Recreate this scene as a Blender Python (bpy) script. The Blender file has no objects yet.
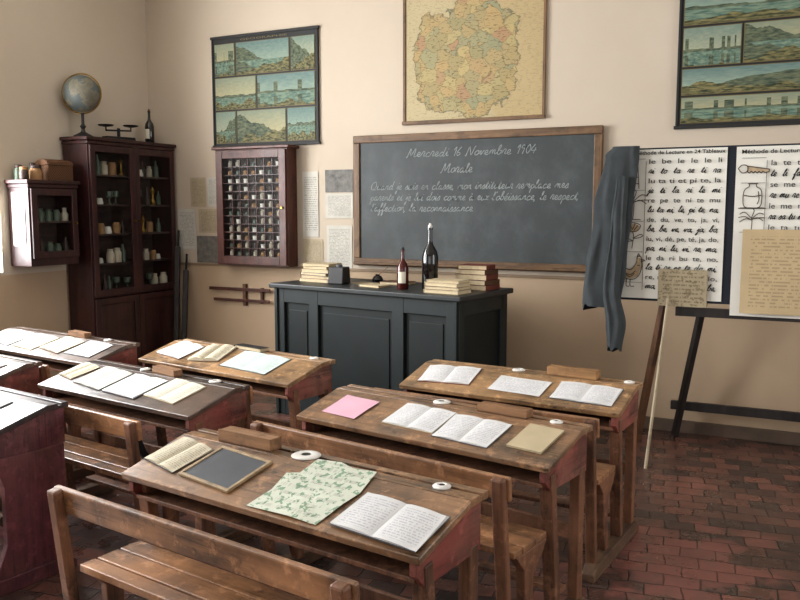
import bpy, bmesh, math, random
from mathutils import Vector, Matrix, noise
random.seed(7)
SC=bpy.context.scene
COL=SC.collection
rad=math.radians

# ------------------------------------------------------------------ materials
def lin(c):
    return tuple((x/255/12.92 if x/255<=0.04045 else ((x/255+0.055)/1.055)**2.4) for x in c)+(1,)
def nmat(name,rough=.5,spec=.5):
    m=bpy.data.materials.new(name); m.use_nodes=True; nt=m.node_tree
    b=nt.nodes['Principled BSDF']; b.inputs['Roughness'].default_value=rough
    b.inputs['Specular IOR Level'].default_value=spec
    return m,nt,b
def L(nt,a,b): nt.links.new(a,b)
def mth(nt,op,a,b=None,c=None):
    n=nt.nodes.new('ShaderNodeMath'); n.operation=op
    for i,x in enumerate((a,b,c)):
        if x is None: continue
        if isinstance(x,(int,float)): n.inputs[i].default_value=x
        else: nt.links.new(x,n.inputs[i])
    return n.outputs[0]
def mix(nt,f,a,b):
    n=nt.nodes.new('ShaderNodeMix'); n.data_type='RGBA'
    for i,x in ((0,f),(6,a),(7,b)):
        if isinstance(x,(int,float,tuple)): n.inputs[i].default_value=x
        else: nt.links.new(x,n.inputs[i])
    return n.outputs[2]
def ramp(nt,f,stops):
    n=nt.nodes.new('ShaderNodeValToRGB'); e=n.color_ramp.elements
    while len(e)<len(stops): e.new(.5)
    for el,(p,c) in zip(e,stops): el.position=p; el.color=c
    nt.links.new(f,n.inputs[0]); return n.outputs[0]
def bw(nt,f,a,b): return ramp(nt,f,[(a,(0,0,0,1)),(b,(1,1,1,1))])
def noi(nt,vec,scale,detail=4,rough=.55):
    n=nt.nodes.new('ShaderNodeTexNoise'); n.inputs['Scale'].default_value=scale
    n.inputs['Detail'].default_value=detail; n.inputs['Roughness'].default_value=rough
    if vec is not None: nt.links.new(vec,n.inputs['Vector'])
    return n.outputs['Fac']
def coords(nt,scale=(1,1,1),rand=True,kind='Object'):
    tc=nt.nodes.new('ShaderNodeTexCoord'); mp=nt.nodes.new('ShaderNodeMapping'); mp.inputs['Scale'].default_value=scale
    nt.links.new(tc.outputs[kind],mp.inputs['Vector'])
    if rand:
        oi=nt.nodes.new('ShaderNodeObjectInfo'); v=mth(nt,'MULTIPLY',oi.outputs['Random'],37.0)
        nt.links.new(v,mp.inputs['Location'])
    return mp.outputs[0]
def bump(nt,b,h,s=.2,d=.01):
    n=nt.nodes.new('ShaderNodeBump'); n.inputs['Strength'].default_value=s; n.inputs['Distance'].default_value=d
    nt.links.new(h,n.inputs['Height']); nt.links.new(n.outputs[0],b.inputs['Normal'])
def wood(name,dark,light,axis='x',rough=.45,wear=None,wamt=.5,spec=.5,scr=0,coat=0):
    m,nt,b=nmat(name,rough,spec)
    s={'x':(1.3,16,16),'y':(16,1.3,16),'z':(16,16,1.3)}[axis]
    v=coords(nt,s); n1=noi(nt,v,1.6,6,.65)
    c=ramp(nt,n1,[(.36,lin(dark)),(.64,lin(light))])
    v2=coords(nt,(1,1,1)); n2=noi(nt,v2,4.5,5,.6)
    if wear: c=mix(nt,mth(nt,'MULTIPLY',bw(nt,n2,.42,.62),wamt),c,lin(wear))
    n3=noi(nt,v2,9,5,.65)
    c=mix(nt,mth(nt,'MULTIPLY',bw(nt,n3,.52,.68),.55),c,lin(tuple(x*.5 for x in dark)))
    if scr:
        vs=coords(nt,{'x':(2,60,60),'y':(60,2,60),'z':(60,60,2)}[axis]); ns=noi(nt,vs,1.5,3,.7)
        c=mix(nt,mth(nt,'MULTIPLY',bw(nt,ns,.56,.62),scr),c,lin(tuple(x*.4 for x in dark)))
        n4=noi(nt,v2,30,4,.65)
        c=mix(nt,mth(nt,'MULTIPLY',bw(nt,n4,.60,.66),scr),c,lin((26,22,24)))
        n5=noi(nt,v2,2.6,4,.6)
        c=mix(nt,mth(nt,'MULTIPLY',bw(nt,n5,.42,.62),.5),c,lin(tuple(min(255,x*1.3) for x in light)))
        n6=noi(nt,v2,17,5,.7)
        c=mix(nt,mth(nt,'MULTIPLY',bw(nt,n6,.54,.64),scr*.6),c,lin(tuple(min(255,x*1.4+20) for x in light)))
    L(nt,c,b.inputs['Base Color'])
    L(nt,mth(nt,'ADD',mth(nt,'MULTIPLY',n2,.4),rough-.18),b.inputs['Roughness'])
    if coat: b.inputs['Coat Weight'].default_value=coat; b.inputs['Coat Roughness'].default_value=.28
    bump(nt,b,n1,.35,.004); return m
def plain(name,col,rough=.5,var=.15,scale=8,metal=0,spec=.5,bs=0):
    m,nt,b=nmat(name,rough,spec); v=coords(nt); n=noi(nt,v,scale,5)
    c=mix(nt,n,lin(tuple(x*(1-var) for x in col)),lin(tuple(min(255,x*(1+var)) for x in col)))
    L(nt,c,b.inputs['Base Color']); b.inputs['Metallic'].default_value=metal
    if bs: bump(nt,b,n,bs,.01)
    return m
def paper(name,base,ink=(60,50,60),rows=14,amt=.55,blot=None,dens=.47):
    m,nt,b=nmat(name,.75,.2)
    tc=nt.nodes.new('ShaderNodeTexCoord'); sp=nt.nodes.new('ShaderNodeSeparateXYZ'); L(nt,tc.outputs['UV'],sp.inputs[0])
    u,v=sp.outputs[0],sp.outputs[1]
    vr=mth(nt,'MULTIPLY',v,rows); ln=mth(nt,'LESS_THAN',mth(nt,'FRACT',vr),.42)
    cb=nt.nodes.new('ShaderNodeCombineXYZ'); L(nt,mth(nt,'MULTIPLY',u,28),cb.inputs[0]); L(nt,mth(nt,'MULTIPLY',mth(nt,'FLOOR',vr),3.7),cb.inputs[1])
    oi=nt.nodes.new('ShaderNodeObjectInfo'); L(nt,mth(nt,'MULTIPLY',oi.outputs['Random'],50),cb.inputs[2])
    w=mth(nt,'GREATER_THAN',noi(nt,cb.outputs[0],1.0,2),dens)
    mg=mth(nt,'MULTIPLY',mth(nt,'GREATER_THAN',u,.1),mth(nt,'LESS_THAN',u,.92))
    mg2=mth(nt,'MULTIPLY',mth(nt,'GREATER_THAN',v,.08),mth(nt,'LESS_THAN',v,.92))
    k=mth(nt,'MULTIPLY',mth(nt,'MULTIPLY',mth(nt,'MULTIPLY',ln,w),mth(nt,'MULTIPLY',mg,mg2)),amt)
    vv=coords(nt); st=noi(nt,vv,9,4)
    bc=mix(nt,st,lin(base),lin(tuple(x*.86 for x in base)))
    if blot:
        bn=noi(nt,vv,44,3,.6); bc=mix(nt,mth(nt,'MULTIPLY',mth(nt,'GREATER_THAN',bn,.57),.7),bc,lin(blot))
    L(nt,mix(nt,k,bc,lin(ink)),b.inputs['Base Color']); return m

W_TOP=wood('worn_desk_oak',(76,54,38),(134,101,72),'x',.36,(116,102,88),.45,scr=.75,coat=.35)
W_TOPD=wood('dark_desk_oak',(46,35,30),(84,66,54),'x',.34,(80,72,68),.4,scr=.6,coat=.45)
W_TOPL=wood('light_desk_oak',(98,72,48),(148,116,82),'x',.38,(106,92,74),.4,scr=.75,coat=.3)
W_LEG=wood('desk_leg_wood',(70,45,32),(118,82,60),'z',.5,scr=.5)
W_RUN=wood('runner_wood',(76,56,44),(116,90,68),'y',.55)
W_BEN=wood('bench_wood',(96,65,43),(150,110,78),'x',.38,(88,64,48),.45,scr=.6,coat=.3)
W_RED=wood('worn_red_cheek',(76,36,34),(124,66,58),'y',.5,(132,104,86),.65,scr=.6)
W_MAR=wood('maroon_paint',(68,32,40),(102,54,60),'z',.45,(120,84,76),.45,scr=.45)
W_MARD=wood('maroon_dark_top',(42,34,34),(70,58,56),'x',.36,coat=.35)
W_BOX=wood('pencil_box_pine',(124,90,56),(170,130,86),'x',.5)
W_BOXD=wood('pencil_box_walnut',(112,80,54),(152,114,80),'x',.5)
W_SLF=wood('slate_frame_pale',(142,120,90),(176,152,118),'x',.5)
W_CAB=wood('cabinet_mahogany',(40,18,18),(66,31,29),'z',.38)
W_CABI=wood('cabinet_inside',(56,38,33),(80,58,50),'x',.6)
W_CASE=wood('case_wood',(64,31,23),(98,52,38),'z',.4)
W_CASI=wood('case_inside_brown',(70,54,42),(98,78,60),'x',.7)
W_FRM=wood('board_frame_wood',(92,68,46),(128,98,68),'x',.5)
W_FRMV=wood('board_frame_wood_upright',(92,68,46),(128,98,68),'z',.5)
W_EAS=wood('easel_brown',(76,50,34),(110,76,50),'z',.5)
W_DRK=wood('easel_dark',(30,26,26),(48,42,40),'z',.5)
W_STK=wood('pointer_pale',(166,152,126),(196,182,154),'z',.5)
TDK=plain('teacher_desk_paint',(30,37,37),.5,.25,6,spec=.35)
TDK2=plain('teacher_desk_panel',(24,30,30),.55,.25,6,spec=.3)
TDKT=plain('teacher_desk_top',(38,41,42),.4,.25,5,spec=.4)
BRASS=plain('old_brass',(150,120,60),.35,.15,10,1)
IRON=plain('black_iron',(28,28,30),.45,.2,10,.6)
PORC=plain('white_porcelain',(232,230,226),.2,.04)
INK=plain('black_ink',(12,12,18),.15,.1)
BLKG=plain('black_glass',(12,12,14),.08,.1,8,0,.8)
REDL=plain('red_liquid',(74,26,20),.15,.15)
LBL=plain('cream_label',(220,214,196),.7,.08)
NAVY=plain('navy_cloth',(30,34,44),.85,.15)
SMK=plain('smock_cloth',(70,74,76),1.0,.15,12,spec=.05,bs=.2)
SLATE=plain('slate_face',(70,74,80),.38,.15,10)
COVB=plain('cover_brown',(88,58,40),.6,.2)
COVR=plain('cover_red',(116,58,46),.6,.15)
COVC=plain('cover_cream',(186,171,141),.7,.1)
COVG=plain('cover_grey',(90,92,96),.7,.15)
COVK=plain('cover_black',(30,28,30),.5,.2)
PINK=plain('pink_paper',(210,166,182),.75,.06)
EDGE=plain('page_edges',(196,180,148),.8,.12,60)
P_W=paper('page_white_handwritten',(228,228,228),(90,90,130),16,.34)
P_C=paper('page_cream_handwritten',(222,216,200),(80,76,100),16,.34)
P_T=paper('page_pale_green',(204,218,212),(80,90,110),16,.3)
P_O=paper('page_old_printed',(210,201,178),(60,50,44),20,.45)
P_G=paper('page_green_prints',(218,222,206),(60,60,60),9,.2,(84,134,98))
P_B=paper('sheet_beige_written',(206,184,146),(90,70,50),24,.35)
P_WALL=paper('wall_sheet_printed',(212,209,199),(60,58,56),30,.5)
P_WALLB=paper('wall_sheet_tan',(190,176,150),(80,66,54),22,.45)
P_CARD=paper('card_brown_print',(182,168,140),(90,80,60),9,.5,(124,112,88))
P_PHO=plain('old_photograph',(84,82,78),.6,.75,26)
P_CH=plain('chart_paper',(224,222,213),.8,.05,4)
CHINK=plain('chart_ink',(40,37,35),.8,.1)
CHBRN=plain('chart_brown_print',(74,62,50),.8,.2)
CHTINT=plain('chart_tinted_print',(172,152,124),.8,.25,30)
CHALK=plain('chalk',(138,144,143),.9,.3,40)
SPEC_A=plain('specimen_white',(176,166,148),.7,.2)
SPEC_B=plain('specimen_tan',(140,106,70),.7,.25)
SPEC_C=plain('specimen_dark',(60,44,38),.5,.25)
SPEC_D=plain('specimen_green',(74,86,72),.35,.2)
SPEC_E=plain('crockery_white',(206,202,192),.5,.1)

def glass():
    m=bpy.data.materials.new('cabinet_glass'); m.use_nodes=True; nt=m.node_tree; nt.nodes.clear()
    o=nt.nodes.new('ShaderNodeOutputMaterial'); t=nt.nodes.new('ShaderNodeBsdfTransparent'); g=nt.nodes.new('ShaderNodeBsdfGlossy')
    g.inputs['Roughness'].default_value=.3; t.inputs[0].default_value=(.94,.95,.95,1)
    f=nt.nodes.new('ShaderNodeFresnel'); f.inputs[0].default_value=1.3; x=nt.nodes.new('ShaderNodeMixShader')
    L(nt,mth(nt,'MULTIPLY',f.outputs[0],.10),x.inputs[0]); L(nt,t.outputs[0],x.inputs[1]); L(nt,g.outputs[0],x.inputs[2]); L(nt,x.outputs[0],o.inputs[0]); return m
GLASS=glass()

def wallmat(name,split):
    m,nt,b=nmat(name,.85,.2)
    g=nt.nodes.new('ShaderNodeNewGeometry'); sp=nt.nodes.new('ShaderNodeSeparateXYZ'); L(nt,g.outputs['Position'],sp.inputs[0])
    n=noi(nt,g.outputs['Position'],1.3,5); n2=noi(nt,g.outputs['Position'],14,3)
    up=mix(nt,n,lin((203,191,175)),lin((192,178,160)))
    lo=mix(nt,n,lin((196,174,148)),lin((180,157,132)))
    c=mix(nt,mth(nt,'LESS_THAN',sp.outputs[2],split),up,lo)
    L(nt,c,b.inputs['Base Color']); bump(nt,b,n2,.12,.01); return m
WALL=wallmat('plaster_wall',1.08)
def floormat():
    m,nt,b=nmat('quarry_tile_floor',.4,.5)
    g=nt.nodes.new('ShaderNodeNewGeometry'); P=g.outputs['Position']
    nd=nt.nodes.new('ShaderNodeTexNoise'); nd.inputs['Scale'].default_value=4.5; nd.inputs['Detail'].default_value=4; L(nt,P,nd.inputs['Vector'])
    va=nt.nodes.new('ShaderNodeVectorMath'); va.operation='MULTIPLY_ADD'; L(nt,nd.outputs['Color'],va.inputs[0]); va.inputs[1].default_value=(.05,.05,0); L(nt,P,va.inputs[2])
    mp=nt.nodes.new('ShaderNodeMapping'); mp.inputs['Rotation'].default_value=(0,0,rad(-8)); L(nt,va.outputs[0],mp.inputs['Vector'])
    br=nt.nodes.new('ShaderNodeTexBrick'); L(nt,mp.outputs[0],br.inputs['Vector']); br.offset=.5
    br.inputs['Scale'].default_value=1.0; br.inputs['Brick Width'].default_value=.15; br.inputs['Row Height'].default_value=.11
    br.inputs['Mortar Size'].default_value=.005; br.inputs['Mortar Smooth'].default_value=.8; br.inputs['Bias'].default_value=-.05
    br.inputs['Color1'].default_value=lin((62,51,47)); br.inputs['Color2'].default_value=lin((122,80,68)); br.inputs['Mortar'].default_value=lin((42,36,34))
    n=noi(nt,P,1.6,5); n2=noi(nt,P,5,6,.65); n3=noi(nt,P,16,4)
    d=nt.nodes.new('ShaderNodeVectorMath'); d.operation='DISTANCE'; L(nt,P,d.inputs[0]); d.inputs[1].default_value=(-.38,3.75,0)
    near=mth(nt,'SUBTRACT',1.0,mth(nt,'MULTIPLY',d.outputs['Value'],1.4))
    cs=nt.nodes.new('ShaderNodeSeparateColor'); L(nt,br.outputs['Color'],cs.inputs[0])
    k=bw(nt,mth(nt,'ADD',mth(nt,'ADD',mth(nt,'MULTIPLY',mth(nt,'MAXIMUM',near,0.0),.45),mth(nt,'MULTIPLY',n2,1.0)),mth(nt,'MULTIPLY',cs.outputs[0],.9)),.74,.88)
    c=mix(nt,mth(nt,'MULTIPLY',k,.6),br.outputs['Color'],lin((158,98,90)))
    c=mix(nt,mth(nt,'MULTIPLY',bw(nt,n3,.48,.7),.4),c,lin((96,86,80)))
    c=mix(nt,mth(nt,'MULTIPLY',br.outputs['Fac'],.6),c,lin((38,32,31)))
    c=mix(nt,mth(nt,'MULTIPLY',bw(nt,n,.45,.68),.35),c,lin((50,42,40)))
    L(nt,c,b.inputs['Base Color']); L(nt,mth(nt,'ADD',mth(nt,'MULTIPLY',n2,.45),.08),b.inputs['Roughness'])
    h=mth(nt,'SUBTRACT',mth(nt,'MULTIPLY',n2,1.0),br.outputs['Fac']); bump(nt,b,h,.45,.007); return m
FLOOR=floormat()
CEIL=plain('ceiling_plaster',(206,201,192),.9,.05,2)
TRIM=plain('dado_trim',(144,122,98),.6,.1)
BASE=plain('baseboard_brown',(96,80,68),.6,.2)
WFR=plain('window_paint',(220,216,206),.5,.05)

def landscape(i):
    m,nt,b=nmat('landscape_print.%02d'%i,.6,.3)
    tc=nt.nodes.new('ShaderNodeTexCoord'); sp=nt.nodes.new('ShaderNodeSeparateXYZ'); L(nt,tc.outputs['UV'],sp.inputs[0])
    u,v=sp.outputs[0],sp.outputs[1]; rr=random.Random(i*13+5); kind=['A','B','C','D'][(i*7)%4]
    cb=nt.nodes.new('ShaderNodeCombineXYZ'); L(nt,mth(nt,'MULTIPLY',u,rr.uniform(1.5,4)),cb.inputs[0]); cb.inputs[1].default_value=i*7.3
    h=noi(nt,cb.outputs[0],1.2,4,.55); cb2=nt.nodes.new('ShaderNodeCombineXYZ'); L(nt,mth(nt,'MULTIPLY',u,rr.uniform(1.5,3)),cb2.inputs[0]); cb2.inputs[1].default_value=i*3.1+50
    h2=noi(nt,cb2.outputs[0],1.4,4)
    cb3=nt.nodes.new('ShaderNodeCombineXYZ'); L(nt,mth(nt,'MULTIPLY',u,9),cb3.inputs[0]); L(nt,mth(nt,'MULTIPLY',v,12),cb3.inputs[1]); cb3.inputs[2].default_value=i
    t=noi(nt,cb3.outputs[0],1.5,5)
    sk=[((178,176,146),(118,136,124)),((186,172,132),(130,140,120)),((156,170,150),(100,124,120))][i%3]
    sky=mix(nt,mth(nt,'ADD',v,mth(nt,'MULTIPLY',mth(nt,'SUBTRACT',t,.5),.9)),lin(sk[0]),lin(sk[1]))
    sea=mix(nt,bw(nt,t,.35,.65),lin((70,98,90)),lin((128,146,124)))
    hill=mix(nt,bw(nt,t,.35,.65),lin((50,66,56)),lin((112,118,92)))
    gr=mix(nt,bw(nt,t,.38,.62),lin((44,54,36)),lin((132,124,84)))
    a=.42+rr.random()*.15; tl=rr.choice((-1,1))*rr.uniform(.5,1.3) if kind in 'BC' else 0.0
    side=mth(nt,'MULTIPLY',mth(nt,'SUBTRACT',u,.5),tl)
    amp={'A':.4,'B':.7,'C':.8,'D':.12}[kind]
    hh=mth(nt,'ADD',mth(nt,'ADD',mth(nt,'MULTIPLY',h,amp),a-amp*.42),side)
    if kind=='D': # sea stacks: tall rock blocks standing in flat sea
        blk=mth(nt,'MULTIPLY',mth(nt,'GREATER_THAN',noi(nt,cb.outputs[0],2.4,1),.55),.28); hh=mth(nt,'ADD',hh,blk)
    c=mix(nt,mth(nt,'LESS_THAN',v,hh),sky,hill)
    if kind!='B': c=mix(nt,mth(nt,'MULTIPLY',mth(nt,'LESS_THAN',v,a-.06),mth(nt,'GREATER_THAN',v,mth(nt,'SUBTRACT',hh,.45))),c,sea)
    g2=mth(nt,'ADD',mth(nt,'ADD',mth(nt,'MULTIPLY',h2,.9),a-(.72 if kind!='D' else .9)),mth(nt,'MULTIPLY',side,-.5))
    c=mix(nt,mth(nt,'LESS_THAN',v,g2),c,gr)
    L(nt,c,b.inputs['Base Color']); return m
def mapmat():
    m,nt,b=nmat('old_map_print',.7,.25)
    tc=nt.nodes.new('ShaderNodeTexCoord'); UV=tc.outputs['UV']; sp=nt.nodes.new('ShaderNodeSeparateXYZ'); L(nt,UV,sp.inputs[0])
    u,v=sp.outputs[0],sp.outputs[1]
    nn=nt.nodes.new('ShaderNodeTexNoise'); nn.inputs['Scale'].default_value=11; nn.inputs['Detail'].default_value=4; L(nt,UV,nn.inputs['Vector'])
    wv=nt.nodes.new('ShaderNodeVectorMath'); wv.operation='MULTIPLY_ADD'; L(nt,nn.outputs['Color'],wv.inputs[0]); wv.inputs[1].default_value=(.09,.09,0); L(nt,UV,wv.inputs[2])
    n=noi(nt,UV,4,7,.6); n3=noi(nt,UV,2.2,3)
    vo=nt.nodes.new('ShaderNodeTexVoronoi'); vo.inputs['Scale'].default_value=12; L(nt,wv.outputs[0],vo.inputs['Vector'])
    ve=nt.nodes.new('ShaderNodeTexVoronoi'); ve.feature='DISTANCE_TO_EDGE'; ve.inputs['Scale'].default_value=12; L(nt,wv.outputs[0],ve.inputs['Vector'])
    cs=nt.nodes.new('ShaderNodeSeparateColor'); L(nt,vo.outputs['Color'],cs.inputs[0])
    du=mth(nt,'ABSOLUTE',mth(nt,'SUBTRACT',u,.46)); dv=mth(nt,'ABSOLUTE',mth(nt,'SUBTRACT',v,.46))
    hx=mth(nt,'MAXIMUM',mth(nt,'MULTIPLY',du,.95),mth(nt,'ADD',mth(nt,'MULTIPLY',dv,.72),mth(nt,'MULTIPLY',du,.42)))
    dd=mth(nt,'ADD',hx,mth(nt,'MULTIPLY',mth(nt,'SUBTRACT',n,.5),.42))
    land=mth(nt,'LESS_THAN',dd,.35)
    east=bw(nt,mth(nt,'ADD',mth(nt,'MULTIPLY',u,.7),mth(nt,'MULTIPLY',n,.6)),.74,.76)
    base=mix(nt,n3,lin((192,178,144)),lin((172,158,124)))
    base=mix(nt,mth(nt,'MULTIPLY',east,.6),base,lin((178,156,114)))
    lc=ramp(nt,cs.outputs[0],[(0,lin((150,142,104))),(.35,lin((176,150,104))),(.6,lin((140,142,112))),(.8,lin((178,160,112))),(1,lin((164,130,100)))])
    c=mix(nt,mth(nt,'MULTIPLY',land,.85),base,lc)
    ln=mth(nt,'MULTIPLY',mth(nt,'LESS_THAN',ve.outputs['Distance'],.02),mth(nt,'ADD',mth(nt,'MULTIPLY',land,.3),.12))
    c=mix(nt,ln,c,lin((92,84,64)))
    coast=mth(nt,'MULTIPLY',mth(nt,'GREATER_THAN',dd,.343),mth(nt,'LESS_THAN',dd,.355))
    c=mix(nt,mth(nt,'MULTIPLY',coast,.55),c,lin((84,88,76)))
    mp=nt.nodes.new('ShaderNodeMapping'); mp.inputs['Scale'].default_value=(34,100,1); L(nt,UV,mp.inputs['Vector']); n2=noi(nt,mp.outputs[0],1,2)
    c=mix(nt,mth(nt,'MULTIPLY',mth(nt,'GREATER_THAN',n2,.6),mth(nt,'ADD',mth(nt,'MULTIPLY',land,.28),.22)),c,lin((66,56,44)))
    L(nt,c,b.inputs['Base Color']); return m
MAPM=mapmat()
def boardmat():
    m,nt,b=nmat('blackboard_slate',.5,.4); v=coords(nt,(1,1,1),False)
    n=noi(nt,v,1.6,4); v2=coords(nt,(3,1,2.4),False); n2=noi(nt,v2,1.4,6,.65)
    c=mix(nt,n,lin((54,59,60)),lin((70,75,76)))
    c=mix(nt,mth(nt,'MULTIPLY',bw(nt,n2,.45,.75),.4),c,lin((104,110,110)))
    L(nt,c,b.inputs['Base Color']); return m
BOARD=boardmat()
def globemat():
    m,nt,b=nmat('globe_print',.5,.35); v=coords(nt,(1,1,1),False); n=noi(nt,v,9,6,.6)
    c=ramp(nt,n,[(.47,lin((94,102,102))),(.50,lin((130,124,108))),(.62,lin((110,108,96)))]); L(nt,c,b.inputs['Base Color']); return m
GLB=globemat()
def wickermat():
    m,nt,b=nmat('wicker_weave',.7,.3); v=coords(nt,(1,1,1),False); w=nt.nodes.new('ShaderNodeTexChecker'); w.inputs['Scale'].default_value=90
    L(nt,v,w.inputs['Vector']); w.inputs['Color1'].default_value=lin((104,72,46)); w.inputs['Color2'].default_value=lin((66,42,28)); L(nt,w.outputs[0],b.inputs['Base Color']); return m
WICK=wickermat()

# ------------------------------------------------------------------ mesh helpers
def xf(loc=(0,0,0),rot=(0,0,0)):
    from mathutils import Euler
    return Matrix.Translation(Vector(loc)) @ Euler(rot).to_matrix().to_4x4()
def bx(bm,c,s,rot=(0,0,0)):
    r=bmesh.ops.create_cube(bm,size=1.0); M=xf(c,rot)@Matrix.Diagonal((s[0],s[1],s[2],1))
    bmesh.ops.transform(bm,matrix=M,verts=r['verts'])
def beam(bm,a,b,w,d):
    a=Vector(a);b=Vector(b);v=b-a; q=v.to_track_quat('Z','X')
    r=bmesh.ops.create_cube(bm,size=1.0)
    M=Matrix.Translation((a+b)/2)@q.to_matrix().to_4x4()@Matrix.Diagonal((w,d,v.length,1))
    bmesh.ops.transform(bm,matrix=M,verts=r['verts'])
def rod(bm,a,b,r1,r2=None,seg=12):
    a=Vector(a);b=Vector(b);v=b-a
    r=bmesh.ops.create_cone(bm,cap_ends=True,segments=seg,radius1=r1,radius2=r1 if r2 is None else r2,depth=v.length)
    bmesh.ops.transform(bm,matrix=Matrix.Translation((a+b)/2)@v.to_track_quat('Z','X').to_matrix().to_4x4(),verts=r['verts'])
def lathe(bm,prof,seg=24,o=(0,0,0)):
    rings=[]
    for r,z in prof:
        rings.append([bm.verts.new((o[0]+r*math.cos(2*math.pi*i/seg),o[1]+r*math.sin(2*math.pi*i/seg),o[2]+z)) for i in range(seg)])
    for A,B in zip(rings,rings[1:]):
        for i in range(seg): bm.faces.new((A[i],A[(i+1)%seg],B[(i+1)%seg],B[i]))
    bm.faces.new(rings[0][::-1]); bm.faces.new(rings[-1])
def torus(bm,R_,r,M,seg=32,s2=8,a0=0,a1=2*math.pi):
    full=abs(a1-a0-2*math.pi)<1e-4; n=seg if full else seg+1; rings=[]
    for i in range(n):
        a=a0+(a1-a0)*i/seg
        rings.append([bm.verts.new(M@Vector(((R_+r*math.cos(t))*math.cos(a),(R_+r*math.cos(t))*math.sin(a),r*math.sin(t)))) for t in [2*math.pi*j/s2 for j in range(s2)]])
    for i in range(seg):
        A=rings[i];B=rings[(i+1)%n]
        for j in range(s2): bm.faces.new((A[j],B[j],B[(j+1)%s2],A[(j+1)%s2]))
def extr(bm,pts,x0,x1):
    A=[bm.verts.new((x0,y,z)) for y,z in pts]; B=[bm.verts.new((x1,y,z)) for y,z in pts]; n=len(pts)
    bm.faces.new(A); bm.faces.new(B[::-1])
    for i in range(n): bm.faces.new((A[i],B[i],B[(i+1)%n],A[(i+1)%n]))
def tag(o,label=None,cat=None,group=None,kind=None):
    if label:o['label']=label
    if cat:o['category']=cat
    if group:o['group']=group
    if kind:o['kind']=kind
def mk(name,bm,mat,parent=None,loc=(0,0,0),rot=(0,0,0),bev=0,smooth=False,label=None,cat=None,group=None,kind=None,recalc=True):
    if recalc: bmesh.ops.recalc_face_normals(bm,faces=bm.faces[:])
    me=bpy.data.meshes.new(name); bm.to_mesh(me); bm.free()
    o=bpy.data.objects.new(name,me); COL.objects.link(o); me.materials.append(mat)
    o.location=loc; o.rotation_euler=rot
    if parent: o.parent=parent
    if smooth:
        for p in me.polygons: p.use_smooth=True
        try: me.set_sharp_from_angle(angle=rad(40))
        except Exception: pass
    if bev:
        b=o.modifiers.new('bevel','BEVEL'); b.width=bev; b.segments=2; b.limit_method='ANGLE'
    tag(o,label,cat,group,kind); return o
def empty(name,loc,rz=0,label=None,cat=None,group=None):
    o=bpy.data.objects.new(name,None); COL.objects.link(o); o.location=loc; o.rotation_euler=(0,0,rz); o.empty_display_size=.1
    tag(o,label,cat,group); return o
def box(name,c,s,mat,parent=None,bev=.003,rot=(0,0,0),**k):
    bm=bmesh.new(); bx(bm,(0,0,0),s); return mk(name,bm,mat,parent,c,rot,bev,**k)
def sheet_bm(w,h,nx=6,ny=6,curl=.004,seed=0,plane='xy'):
    bm=bmesh.new(); uvl=bm.loops.layers.uv.new('UVMap'); V={}
    for i in range(nx+1):
        for j in range(ny+1):
            x=(i/nx-.5)*w;y=(j/ny-.5)*h
            z=curl*(noise.noise(Vector((x*6+seed,y*6,seed)))+.6)
            V[i,j]=bm.verts.new((x,y,z) if plane=='xy' else (x,-abs(z),y))
    for i in range(nx):
        for j in range(ny):
            f=bm.faces.new((V[i,j],V[i+1,j],V[i+1,j+1],V[i,j+1]))
            for l,(a,b) in zip(f.loops,((i,j),(i+1,j),(i+1,j+1),(i,j+1))): l[uvl].uv=(a/nx,b/ny)
    r=bmesh.ops.extrude_face_region(bm,geom=bm.faces[:])
    vs=[e for e in r['geom'] if isinstance(e,bmesh.types.BMVert)]
    bmesh.ops.translate(bm,vec=(0,0,-.0012) if plane=='xy' else (0,.0012,0),verts=vs)
    return bm
def text(parent,body,loc,width=None,size=.1,mat=CHINK,shear=.3,offset=0,align='LEFT',name='lettering'):
    cu=bpy.data.curves.new('tmp','FONT'); cu.body=body; cu.size=size; cu.shear=shear; cu.offset=offset; cu.align_x=align; cu.resolution_u=3; cu.extrude=.0004
    t=bpy.data.objects.new('tmp',cu); COL.objects.link(t)
    dg=bpy.context.evaluated_depsgraph_get(); dg.update(); me=bpy.data.meshes.new_from_object(t.evaluated_get(dg))
    bpy.data.objects.remove(t)
    if width and len(me.vertices):
        xs=[v.co.x for v in me.vertices]; k=width/(max(xs)-min(xs))
        for v in me.vertices: v.co.x*=k
    me.materials.clear(); me.materials.append(mat)
    o=bpy.data.objects.new(name,me); COL.objects.link(o); o.parent=parent; o.location=loc; o.rotation_euler=(rad(90),0,0); return o
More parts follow.
